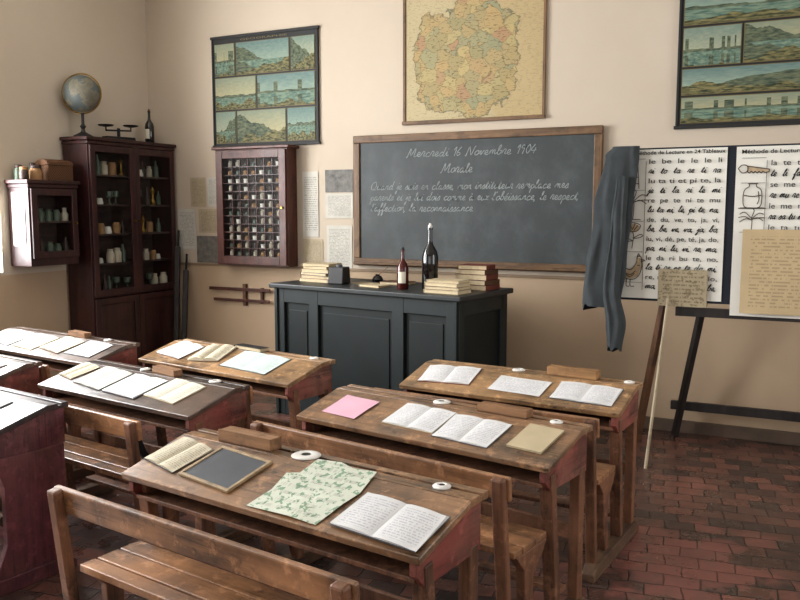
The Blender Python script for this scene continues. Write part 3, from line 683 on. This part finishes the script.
mp=wallroot('wall_map',-2.90,-1.74,2.28,3.32,Y1,'yellowed old map with wooden rods','map')
for s in (-1,1): box('map_rod',(0,-.018,s*.515),(1.18,.03,.028),W_FRM,mp)
for s in (-1,1): box('edge_strip',(s*.575,-.012,0),(.022,.018,1.0),W_FRMV,mp)
pic_quad(mp,-.575,.575,-.50,.50,MAPM,-.012,'map_print')
def wsheet(x0,x1,z0,z1,mat,label,cat='paper',name='pinned_sheet',y=Y1-.002,seed=0):
    o=mk(name,sheet_bm(x1-x0,z1-z0,4,4,.006,seed,'xz'),mat,label=label,cat=cat,group='papers pinned on the wall',smooth=True)
    o.location=((x0+x1)/2,y,(z0+z1)/2); return o
wsheet(-5.28,-5.07,1.22,1.60,P_WALL,'white printed sheet pinned beside the cabinet',seed=1)
wsheet(-5.12,-4.94,1.62,1.89,P_WALLB,'tan pinned sheet with faint print',seed=2)
wsheet(-4.92,-4.74,1.62,1.89,P_WALL,'white pinned sheet with small print',seed=3)
wsheet(-5.03,-4.74,1.38,1.60,P_WALLB,'tan pinned sheet with faint print',seed=4)
wsheet(-5.06,-4.73,1.10,1.35,P_PHO,'dark group photograph pinned to the wall','photograph','pinned_photograph',seed=5)
wsheet(-3.88,-3.72,1.36,1.92,P_WALL,'long narrow white printed sheet',seed=6)
wsheet(-3.65,-3.38,1.52,1.73,P_WALL,'printed sheet with text below a photograph',seed=7)
wsheet(-3.65,-3.38,1.74,1.93,P_PHO,'small grey photograph of a building','photograph','pinned_photograph',seed=8)
wsheet(-3.64,-3.39,1.09,1.46,P_WALL,'white printed notice beside the blackboard',seed=9)
wsheet(-3.88,-3.68,1.12,1.34,P_WALLB,'small tan printed notice',seed=10)
# ------------------------------------------------------------------ specimen case
cs=wallroot('specimen_case',-4.70,-3.94,1.10,2.12,Y1,'shallow reddish wooden wall case with small specimen compartments','display case')
W,H,D=.76,1.02,.15
box('back_board',(0,-.01,0),(W-.06,.014,H-.06),W_CASI,cs,bev=0)
bm=bmesh.new()
for s in (-1,1): bx(bm,(s*(W/2-.015),-D/2,0),(.03,D,H)); bx(bm,(0,-D/2,s*(H/2-.015)),(W-.06,D,.03))
mk('body',bm,W_CASE,cs,bev=.003)
box('cornice',(0,-D/2-.01,H/2+.012),(W+.06,D+.03,.026),W_CASE,cs,bev=.006)
bm=bmesh.new()
for s in (-1,1): bx(bm,(s*(W/2-.045),-D-.008,0),(.07,.018,H-.02)); bx(bm,(0,-D-.008,s*(H/2-.045)),(W-.16,.018,.07))
dr=mk('door',bm,W_CASE,cs,bev=.003)
box('glass_pane',(0,-D-.006,0),(W-.16,.003,H-.16),GLASS,dr,bev=0)
bm=bmesh.new(); rod(bm,(W/2-.045,-D-.035,0),(W/2-.045,-D-.015,0),.01); mk('knob',bm,BRASS,dr)
NR,NC=12,7; iw=W-.16; ih=H-.16
for i in range(NR): box('shelf',(0,-.09,-ih/2+ih*i/NR),(W-.064,.10,.007),W_CASE,cs,bev=0)
for i in range(1,NC): box('divider',(-iw/2+iw*i/NC,-.128,0),(.006,.02,ih),W_CASE,cs,bev=0)
def proto_jar(name,prof,mat,label,cat,grp):
    bm=bmesh.new(); lathe(bm,prof,14); return mk(name,bm,mat,smooth=True,label=label,cat=cat,group=grp)
def copies(proto_list,spots,grp):
    for i,(loc,sc) in enumerate(spots):
        p=random.choice(proto_list)
        o=p.copy(); COL.objects.link(o); o.location=loc; o.scale=(sc,sc,sc); o['group']=grp
    for p in proto_list: bpy.data.objects.remove(p)
g1='small specimens in the wall case'
pl=[proto_jar('specimen_jar',[(.020,0),(.022,.004),(.022,.036),(.014,.042),(.015,.044),(.015,.052)],SPEC_A,'tiny pale specimen jar with stopper','jar',g1),
    proto_jar('specimen_jar',[(.026,0),(.027,.01),(.024,.028),(.01,.038)],SPEC_B,'tiny brown specimen pot','jar',g1),
    proto_jar('specimen_jar',[(.018,0),(.019,.03),(.010,.042),(.010,.055)],SPEC_C,'tiny dark glass specimen vial','jar',g1),
    proto_jar('specimen_jar',[(.022,0),(.024,.012),(.018,.024),(.020,.034)],SPEC_D,'tiny greenish mineral sample','jar',g1),
    proto_jar('specimen_jar',[(.025,0),(.025,.026),(.027,.027),(.027,.034)],SPEC_E,'tiny white specimen pot with lid','jar',g1)]
sp=[]
for r_ in range(NR):
    for c_ in range(NC):
        sp.append(((-4.32-iw/2+iw*(c_+.5)/NC,Y1-.095,1.61-ih/2+ih*r_/NR+.0038),.95+.2*random.random()))
copies(pl,sp,g1)
# ------------------------------------------------------------------ cabinets
def cabinet(name,loc,W,D,H,z0,zsplit,nsh,label,doors,cat='cabinet',cornice=True):
    r=empty(name,loc,rad(90),label,cat)
    bm=bmesh.new(); t=.025; hh=H-z0
    for s in (-1,1): bx(bm,(s*(W/2-t/2),0,z0+hh/2),(t,D,hh))
    bx(bm,(0,0,z0+.03),(W-2*t,D-.005,.06)); bx(bm,(0,0,H-t/2),(W-2*t,D-.005,t))
    if zsplit: bx(bm,(0,0,zsplit),(W-2*t,D-.005,.03))
    mk('body',bm,W_CAB,r,bev=.003)
    box('back_board',(0,D/2-.008,z0+hh/2),(W-2*t,.014,hh-.01),W_CABI,r,bev=0)
    if cornice:
        bm=bmesh.new(); bx(bm,(0,-.01,H+.012),(W+.05,D+.03,.03)); bx(bm,(0,-.005,H-.02),(W+.02,D+.015,.03)); mk('cornice',bm,W_CAB,r,bev=.006)
    lo=(zsplit or z0+.06); dw=(W-.02)/doors
    for i in range(nsh): box('shelf',(0,.01,lo+.015+(H-.05-lo)*i/nsh),(W-2*t-.002,D-.05,.016),W_CABI,r,bev=0)
    for d in range(doors):
        cx=-W/2+.01+dw*(d+.5); zz0=lo; zz1=H-.04; bm=bmesh.new(); fw=.055; y=-D/2-.011
        for s in (-1,1): bx(bm,(cx+s*(dw/2-fw/2-.002),y,(zz0+zz1)/2),(fw,.02,zz1-zz0)); bx(bm,(cx,y,(zz0+zz1)/2+s*((zz1-zz0)/2-fw/2)),(dw-2*fw,.02,fw))
        dd=mk('door',bm,W_CAB,r,bev=.003)
        box('glass_pane',(cx,y,(zz0+zz1)/2),(dw-2*fw+.01,.003,zz1-zz0-2*fw+.01),GLASS,dd,bev=0)
        kx=cx+(dw/2-.03)*(1 if d==0 else -1)
        bm=bmesh.new(); rod(bm,(kx,y-.03,(zz0+zz1)/2),(kx,y-.01,(zz0+zz1)/2),.009); mk('knob',bm,BRASS,dd)
        if zsplit:
            zb0,zb1=z0+.07,zsplit-.02; bm=bmesh.new()
            for s in (-1,1): bx(bm,(cx+s*(dw/2-fw/2-.002),y,(zb0+zb1)/2),(fw,.02,zb1-zb0)); bx(bm,(cx,y,(zb0+zb1)/2+s*((zb1-zb0)/2-fw/2)),(dw-2*fw,.02,fw))
            bx(bm,(cx,y+.006,(zb0+zb1)/2),(dw-2*fw,.01,zb1-zb0-2*fw)); mk('door',bm,W_CAB,r,bev=.004)
    return r
cabinet('glazed_cabinet',(-5.435,5.485,0),1.03,.28,2.17,0.0,.86,5,'tall dark mahogany cabinet with two glazed doors',2)
cabinet('wall_cabinet',(-5.475,4.665,0),.47,.23,1.80,1.15,None,2,'small dark red wall cabinet with a glazed door',1,'cabinet')
sh=mk('pinned_sheet',sheet_bm(.14,.42,4,4,.004,3,'xz'),P_WALL,label='white notice pinned to the side of the small cabinet',cat='paper',group='papers pinned on the wall'); sh.location=(-5.475,4.428,1.52)
g2='jars and crockery in the glazed cabinet'
def cab_protos(): return [
    proto_jar('storage_jar',[(.032,0),(.036,.01),(.036,.08),(.024,.1),(.026,.105),(.026,.12)],SPEC_A,'pale stoneware jar behind glass','jar',g2),
    proto_jar('storage_jar',[(.036,0),(.038,.01),(.030,.05),(.026,.06)],SPEC_E,'small white bowl behind glass','jar',g2),
    proto_jar('storage_jar',[(.03,0),(.03,.1),(.012,.13),(.012,.17)],SPEC_D,'greenish glass bottle behind glass','jar',g2),
    proto_jar('storage_jar',[(.022,0),(.024,.07),(.009,.1),(.009,.15)],SPEC_C,'dark glass flask behind glass','jar',g2),
    proto_jar('storage_jar',[(.03,0),(.008,.012),(.007,.06),(.033,.08),(.035,.13)],SPEC_D,'stemmed glass beaker behind glass','jar',g2),
    proto_jar('storage_jar',[(.03,0),(.033,.02),(.012,.05),(.014,.1),(.022,.12),(.004,.16)],BRASS,'small brass instrument behind glass','instrument',g2),
    proto_jar('storage_jar',[(.034,0),(.037,.03),(.037,.09),(.028,.11)],SPEC_B,'brown earthenware pot behind glass','jar',g2)]
sp=[]
for i in range(5):
    zz=.86+.015+(2.17-.05-.86)*i/5+.0085; yy=5.06
    while yy<5.93:
        if abs(yy-5.485)>.05: sp.append(((-5.37+random.uniform(-.03,.02),yy,zz),.7+.35*random.random()))
        yy+=random.uniform(.08,.10)
copies(cab_protos(),sp,g2)
g3='small jars in the wall cabinet'
pl=[proto_jar('storage_jar',[(.03,0),(.032,.06),(.02,.08),(.022,.09)],SPEC_D,'greenish jar behind glass','jar',g3),
    proto_jar('storage_jar',[(.028,0),(.03,.05),(.016,.07),(.016,.1)],SPEC_A,'white jar behind glass','jar',g3),
    proto_jar('storage_jar',[(.02,0),(.02,.08),(.008,.1),(.008,.12)],SPEC_C,'dark vial behind glass','jar',g3)]
sp=[((-5.43,y,1.21+.015+(1.80-.05-1.21)*i/2+.0085),.95+.2*random.random()) for i in range(2) for y in (4.51,4.59,4.67,4.75,4.83)]
copies(pl,sp,g3)
zt=1.8275
def jar(x,y,z,prof,mat,label,name='jar',lidmat=None):
    bm=bmesh.new(); lathe(bm,prof,18); o=mk(name,bm,mat,loc=(x,y,z),smooth=True,label=label,cat='jar'); 
    if lidmat: 
        bm=bmesh.new(); r0=prof[-1][0]; h0=prof[-1][1]; lathe(bm,[(r0*1.1,h0),(r0*1.1,h0+.02),(r0*.4,h0+.025)],18); mk('lid',bm,lidmat,o,smooth=True)
    return o
jar(-5.42,4.45,zt,[(.03,0),(.035,.01),(.035,.06),(.028,.075)],SPEC_C,'small dark pot on the small cabinet',lidmat=SPEC_B)
jar(-5.54,4.50,zt,[(.035,0),(.035,.08),(.025,.095)],SPEC_D,'dull green pot on the small cabinet',lidmat=SPEC_C)
jar(-5.50,4.60,zt,[(.035,0),(.035,.10),(.022,.115)],SPEC_D,'greenish jar on the small cabinet',lidmat=SPEC_C)
jar(-5.41,4.55,zt,[(.045,0),(.048,.01),(.048,.07),(.035,.09)],SPEC_B,'brown tin canister on the small cabinet',lidmat=SPEC_C)
r=empty('wicker_casket',(-5.45,4.77,zt),rad(88),'brown wicker casket with domed lid','box')
bm=bmesh.new(); bx(bm,(0,0,.06),(.24,.15,.12)); mk('body',bm,WICK,r,bev=.004)
bm=bmesh.new(); extr(bm,[(-.078,.121),(.078,.121),(.07,.145),(.04,.165),(0,.172),(-.04,.165),(-.07,.145)],-.124,.124); mk('lid',bm,WICK,r,bev=.003)
# globe
zt=2.1975
r=empty('terrestrial_globe',(-5.435,5.07,zt),0,'old terrestrial globe on a turned black stand','globe')
bm=bmesh.new(); lathe(bm,[(.075,0),(.08,.012),(.05,.028),(.02,.045),(.013,.07),(.026,.09),(.012,.11),(.012,.19),(.02,.20)],24); mk('stand',bm,COVK,r,smooth=True)
bm=bmesh.new(); bmesh.ops.create_uvsphere(bm,u_segments=36,v_segments=20,radius=.15); mk('globe_ball',bm,GLB,r,loc=(0,0,.36),rot=(0,rad(20),0),smooth=True)
bm=bmesh.new(); torus(bm,.163,.006,Matrix.Translation((0,0,.36))@Matrix.Rotation(rad(26),4,'Z')@Matrix.Rotation(rad(90),4,'X'),40); mk('meridian_ring',bm,BRASS,r,smooth=True)
# balance
r=empty('balance_scale',(-5.435,5.47,zt),rad(75),'black cast iron balance scale with two pans','scale')
bm=bmesh.new(); extr(bm,[(-.05,0),(.05,0),(.04,.035),(-.04,.035)],-.14,.14); rod(bm,(0,0,.03),(0,0,.11),.014); mk('base',bm,IRON,r,bev=.004)
bm=bmesh.new(); beam(bm,(-.12,0,.085),(.12,0,.095),.014,.02); rod(bm,(-.12,0,.085),(-.12,0,.115),.006); rod(bm,(.12,0,.095),(.12,0,.125),.006); mk('beam',bm,IRON,r)
for s,zz in ((-1,.115),(1,.125)):
    bm=bmesh.new(); lathe(bm,[(.02,0),(.06,.008),(.068,.018),(.06,.014),(.018,.006)],22); mk('pan',bm,IRON,r,loc=(s*.12,0,zz),smooth=True)
bottle(Matrix.Translation((-5.44,5.86,zt)),.32,.042,BLKG,'dark wine bottle on top of the cabinet',COVB,True)
# drill rifles
for k,(x,z1) in enumerate(((-5.22,1.40),(-5.13,1.18))):
    r=empty('wooden_rifle',(x,5.9,0),0,'dark wooden drill rifle leaning on the wall','rifle','drill rifles leaning on the wall')
    bm=bmesh.new(); beam(bm,(0.08,-.12,.01),(0.04,-.06,.36),.05,.10); beam(bm,(.045,-.065,.34),(-.005,.05,z1-.15),.045,.045); mk('stock',bm,W_DRK,r,bev=.006)
    bm=bmesh.new(); rod(bm,(.03,-.04,.5),(-.02,.085,z1),.013,.010); mk('barrel',bm,IRON,r,smooth=True)
r=empty('drawing_instrument_rack',(-4.56,Y1,.82),0,'wooden drawing instruments hung horizontally on the wall','drawing instrument')
bm=bmesh.new(); bx(bm,(0,-.034,.05),(.68,.016,.028)); mk('rule',bm,W_CASE,r,bev=.002)
bm=bmesh.new(); bx(bm,(.02,-.034,-.05),(.62,.016,.024)); mk('rule',bm,W_CASE,r,bev=.002)
bm=bmesh.new(); bx(bm,(.05,-.0135,0),(.035,.029,.2)); mk('bracket',bm,W_EAS,r,bev=.002)
bm=bmesh.new(); bx(bm,(.24,-.0135,0),(.025,.029,.14)); mk('bracket',bm,W_EAS,r,bev=.002)

# ------------------------------------------------------------------ chart stand
EY=5.25
es=empty('chart_stand',(-.35,EY,0),0,'large wooden easel stand with navy backing board','easel')
def ep(x,y,z): return (x+.35,y-EY,z)
box('backing_board',ep(-.35,EY+.02,1.50),(1.42,.02,.95),NAVY,es,bev=.003)
box('top_rail',ep(-.35,EY+.05,1.93),(1.42,.04,.05),W_EAS,es)
box('bottom_rail',ep(-.13,EY+.04,.965),(1.06,.04,.055),W_DRK,es)
for name,a,b,m,w in (('leg',(-.60,EY+.06,1.9),(-.93,EY+.40,0.01),W_EAS,.05),('leg',(-.36,EY+.06,1.9),(-.71,5.90,0.01),W_DRK,.055),
                  ('leg',(.05,EY+.06,1.9),(.12,5.90,0.01),W_DRK,.05),('leg',(.40,EY+.03,1.9),(.5,EY-.3,0.01),W_EAS,.045)):
    bm=bmesh.new(); beam(bm,ep(*a),ep(*b),w,.035); mk(name,bm,m,es,bev=.004)
box('stretcher',ep(-.08,5.86,.235),(1.32,.035,.06),W_DRK,es)
def chart(x0,x1,z0,z1,label):
    r=empty('reading_chart',((x0+x1)/2,EY+.006,(z0+z1)/2),0,label,'reading chart','reading charts on the stand')
    mk('chart_sheet',sheet_bm(x1-x0,z1-z0,6,6,.003,x0,'xz'),P_CH,r,smooth=True); return r
c1=chart(-1.0,-.395,1.04,1.965,'white reading chart with syllables and small animal drawings')
text(c1,"Méthode de Lecture en 24 Tableaux",(-.235,-.008,.432),.525,.030,CHINK,0,.0005)
rows=["le  be  le  le  le  li","ri  to  ta  re  ti  ra","lu ta ti et pi te, la","je  ti  la  ri  le  mi","re  pe  te  ni  te  mu","lu ta ni, le, pi te, na,","de,  du,  ve,  to,  ja,  vi,","be, be, ve, va, ja, bo,","lu, vi, dé, pe, té, ja, do,","pa, ni, lu, vi, re, ma,","le  da  ri  bu  te,  no,","la ti re pe te do, mi,","re, ni, pa, va, du, lo,","ma, le, ti, ve, ra, be,"]
for i,t in enumerate(rows):
    zz=.375-i*.0595
    if i%2==0: text(c1,t,(-.15,-.008,zz),.42,.041,CHINK,.0,.0001)
    else: cursive(c1,t,(-.15,-.008,zz),.42,.019,.0048,CHINK,.4)
LADDER=[[(-.15,-.55),(-.1,.55)],[(.2,-.55),(.12,.55)],[(-.15,-.35),(.2,-.35)],[(-.14,-.1),(.17,-.1)],[(-.12,.15),(.16,.15)],[(-.1,.38),(.14,.38)],[(-.4,-.5),(-.3,-.2),(-.45,0)]]
PLANT=[[(0,-.55),(.03,.0),(0,.2)],[(0,.1),(.25,.2),(.5,.05)],[(0,.15),(.3,.4),(.5,.35)],[(0,.2),(.1,.5),(.05,.6)],[(0,.18),(-.3,.45),(-.5,.35)],[(0,.1),(-.25,.15),(-.5,0)],[(-.25,-.55),(.3,-.55)],[(.05,.15),(.35,.2),(.55,.2)],[(-.03,.12),(-.3,.25),(-.55,.2)]]
FLOWER=[[(0,-.5),(.05,0),(0,.15)],[(0,.15),(.2,.2),(.3,.4),(.1,.5),(-.1,.5),(-.3,.4),(-.2,.2),(0,.15)],[(.03,-.1),(.3,.05),(.4,.0),(.25,-.08),(.03,-.1)],[(.02,-.2),(-.3,-.05),(-.4,-.15),(-.2,-.22),(.02,-.2)],[(-.1,.5),(0,.25),(.1,.5)],[(-.2,.4),(-.05,.2)],[(.2,.4),(.05,.2)]]
HEN=[[(-.5,.0),(-.42,.3),(-.2,.1),(.0,.05),(.18,.3),(.2,.5),(.33,.5),(.36,.35),(.36,.1),(.25,-.2),(.0,-.32),(-.3,-.22),(-.5,.0)],[(.33,.42),(.47,.38),(.35,.34)],[(.2,.5),(.24,.62),(.3,.52)],[(-.02,-.3),(-.02,-.55),(.12,-.56)],[(-.15,-.3),(-.16,-.55),(-.04,-.56)],[(-.3,.0),(-.05,-.15),(.15,0)],[(-.25,-.08),(-.05,-.22),(.12,-.1)],[(-.48,.1),(-.35,.15)],[(.2,.2),(.3,.2)]]
for dr_,zz in ((LADDER,.31),(PLANT,.12),(FLOWER,-.07),(HEN,-.29)): lineart(c1,dr_,-.235,zz,.16 if dr_ is not HEN else .175,.005,CHBRN)
def tint(par,pts,cx,cz,k,y=-.0085):
    bm=bmesh.new(); vs=[bm.verts.new((cx+x*k,y,cz+z*k)) for x,z in pts]; bm.faces.new(vs); mk('print_tint',bm,CHTINT,par)
tint(c1,HEN[0][:-1],-.235,-.29,.165); tint(c1,FLOWER[1][:-1],-.235,-.07,.15)
for i in range(5): box('margin_rule',(-.235,-.006,.405-i*.192),(.13,.002,.002),CHINK,c1,bev=0)
box('margin_rule',(-.165,-.006,-.01),(.0025,.002,.80),CHINK,c1,bev=0)
c2=chart(-.345,.29,.96,1.965,'white reading chart with large syllables partly covered')
text(c2,"Méthode de Lecture en 24 Tableaux",(-.29,-.008,.462),.58,.032,CHINK,0,.0005)
rows2=["la  te  ti  ta  pe  ou","te  li  fa  re, ti  ta, la","se  me  ti  la  ne  su","re mu re mu, le re, me","le  me  ra  ra  me  ri","ra sa tu ne le, ti me, no","le  ta  tu  le  ra  to","la te, mu re, pa ni, se"]
for i,t in enumerate(rows2):
    if i%2==0: text(c2,t,(-.13,-.008,.39-i*.0625),.4,.045,CHINK,0,.0001)
    else: cursive(c2,t,(-.13,-.008,.39-i*.0625),.4,.021,.005,CHINK,.4)
SAW=[[(-.6,.1),(-.45,.25),(-.25,.2),(-.25,-.02),(-.45,-.08),(-.6,.1)],[(-.25,.2),(.6,.06)],[(.6,.06),(.6,-.04)],[(-.25,-.02),(-.15,-.09),(-.1,-.02),(0,-.09),(.05,-.03),(.15,-.09),(.2,-.03),(.3,-.09),(.35,-.03),(.45,-.08),(.6,-.04)]]
JAR=[[(-.12,.5),(-.14,.38),(-.3,.25),(-.34,-.1),(-.25,-.42),(.25,-.42),(.34,-.1),(.3,.25),(.14,.38),(.12,.5)],[(-.18,.5),(.18,.5)],[(-.31,.05),(0,.0),(.31,.05)],[(-.5,-.46),(.5,-.46)],[(.2,.2),(.24,-.1),(.18,-.3)]]
tint(c2,[(-.25,.2),(.6,.06),(.6,-.04),(-.25,-.02)],-.22,.36,.14); lineart(c2,SAW,-.22,.36,.14,.0055,CHBRN)
lineart(c2,JAR,-.22,.21,.15,.0055,CHBRN); lineart(c2,PLANT,-.22,.06,.13,.005,CHBRN)
box('margin_rule',(-.15,-.006,.2),(.0025,.002,.44),CHINK,c2,bev=0)
for i in range(4): box('margin_rule',(-.22,-.006,.435-i*.145),(.13,.002,.002),CHINK,c2,bev=0)
o=mk('pinned_sheet',sheet_bm(.46,.50,6,6,.012,9,'xz'),P_B,label='large beige handwritten sheet pinned over the chart',cat='paper',smooth=True); o.location=(-.06,EY-.010,1.23)
o=mk('pinned_sheet',sheet_bm(.29,.23,6,6,.010,4,'xz'),P_CARD,label='tan printed card pinned below the reading chart',cat='paper',smooth=True); o.location=(-.62,EY-.006,1.115)
bm=bmesh.new(); rod(bm,(-.70,EY-.03,1.05),(-.775,5.06,0.0),.008,.010,10)
mk('pointer_stick',bm,W_STK,label='pale wooden pointer stick leaning on the chart stand',cat='pointer',smooth=True)
def loft(bm,rings):
    R_=[[bm.verts.new(p) for p in r] for r in rings]; n=len(R_[0])
    for A,B in zip(R_,R_[1:]):
        for i in range(n): bm.faces.new((A[i],A[(i+1)%n],B[(i+1)%n],B[i]))
    bm.faces.new(R_[0][::-1]); bm.faces.new(R_[-1])
def cloth(keys,seed,nz=44,n=64):
    bm=bmesh.new(); rings=[]
    for k in range(nz+1):
        t=k/nz*(len(keys)-1); i=min(int(t),len(keys)-2); f=t-i; g=f*f*(3-2*f)
        cx,cy,z,a,b=[keys[i][j]*(1-g)+keys[i+1][j]*g for j in range(5)]
        z=keys[i][2]*(1-f)+keys[i+1][2]*f
        r=[]
        for q in range(n):
            an=2*math.pi*q/n; ca,sa=math.cos(an),math.sin(an); cx_=abs(ca)**.7*(1 if ca>0 else -1)
            w=1+.55*noise.noise(Vector((ca*2.0+seed,sa*.8,z*2.2+seed)))+.4*noise.noise(Vector((ca*2.6+z*2.0,seed,z*3.5)))
            u=1+.15*noise.noise(Vector((ca*1.2,sa*1.2+seed*3,z*4)))
            r.append((cx+a*cx_*u,cy+b*sa*w,z+(.05*noise.noise(Vector((ca*2,sa*2,seed))) if k==nz else 0)))
        rings.append(r)
    loft(bm,rings); return bm
sm=empty('school_smock',(0,0,0),0,'dark grey blue cloth smock hanging from the chart stand','smock')
mk('smock_body',cloth([(-.98,5.20,1.985,.08,.02),(-1.005,5.20,1.93,.105,.024),(-1.045,5.195,1.6,.115,.028),(-1.075,5.19,1.25,.13,.03),(-1.10,5.185,.98,.12,.028)],1),SMK,sm,smooth=True)
mk('sleeve',cloth([(-.985,5.15,1.80,.035,.022),(-1.0,5.14,1.5,.045,.025),(-1.03,5.13,1.1,.05,.028),(-.995,5.13,.88,.058,.028),(-1.00,5.13,.72,.045,.025)],2.2),SMK,sm,smooth=True)

# ------------------------------------------------------------------ camera
cam=bpy.data.cameras.new('camera'); co=bpy.data.objects.new('camera',cam); COL.objects.link(co); SC.camera=co
cam.lens=812/800*36; cam.sensor_width=36; co.location=(0,0,1.6); co.rotation_euler=(rad(90-6.4),0,rad(26)); cam.clip_start=.05
# ------------------------------------------------------------------ lights
def area(name,loc,rot,sx,sy,p,col):
    l=bpy.data.lights.new(name,'AREA'); l.shape='RECTANGLE'; l.size=sx; l.size_y=sy; l.energy=p; l.color=col
    o=bpy.data.objects.new(name,l); COL.objects.link(o); o.location=loc; o.rotation_euler=rot
DAY=(.97,.985,1.0)
for w,p in zip(LW,(310,330)): area('window_daylight',(X0-.28,(w[0]+w[1])/2,(w[2]+w[3])/2),(0,rad(-90),0),w[3]-w[2],w[1]-w[0],p,DAY)
for w,p in zip(RW,(10,75)): area('window_daylight',(X1+.28,(w[0]+w[1])/2,(w[2]+w[3])/2),(0,rad(90),0),w[3]-w[2],w[1]-w[0],p,DAY)
for w,p in zip(BW,(15,50)): area('window_daylight',((w[0]+w[1])/2,Y0-.28,(w[2]+w[3])/2),(rad(90),0,0),w[1]-w[0],w[3]-w[2],p,DAY)
wd=bpy.data.worlds.new('world'); SC.world=wd; wd.use_nodes=True
wd.node_tree.nodes['Background'].inputs[0].default_value=(.85,.92,1,1); wd.node_tree.nodes['Background'].inputs[1].default_value=1.2
SC.view_settings.view_transform='Standard'; SC.view_settings.look='None'; SC.view_settings.gamma=.93; SC.view_settings.exposure=.02
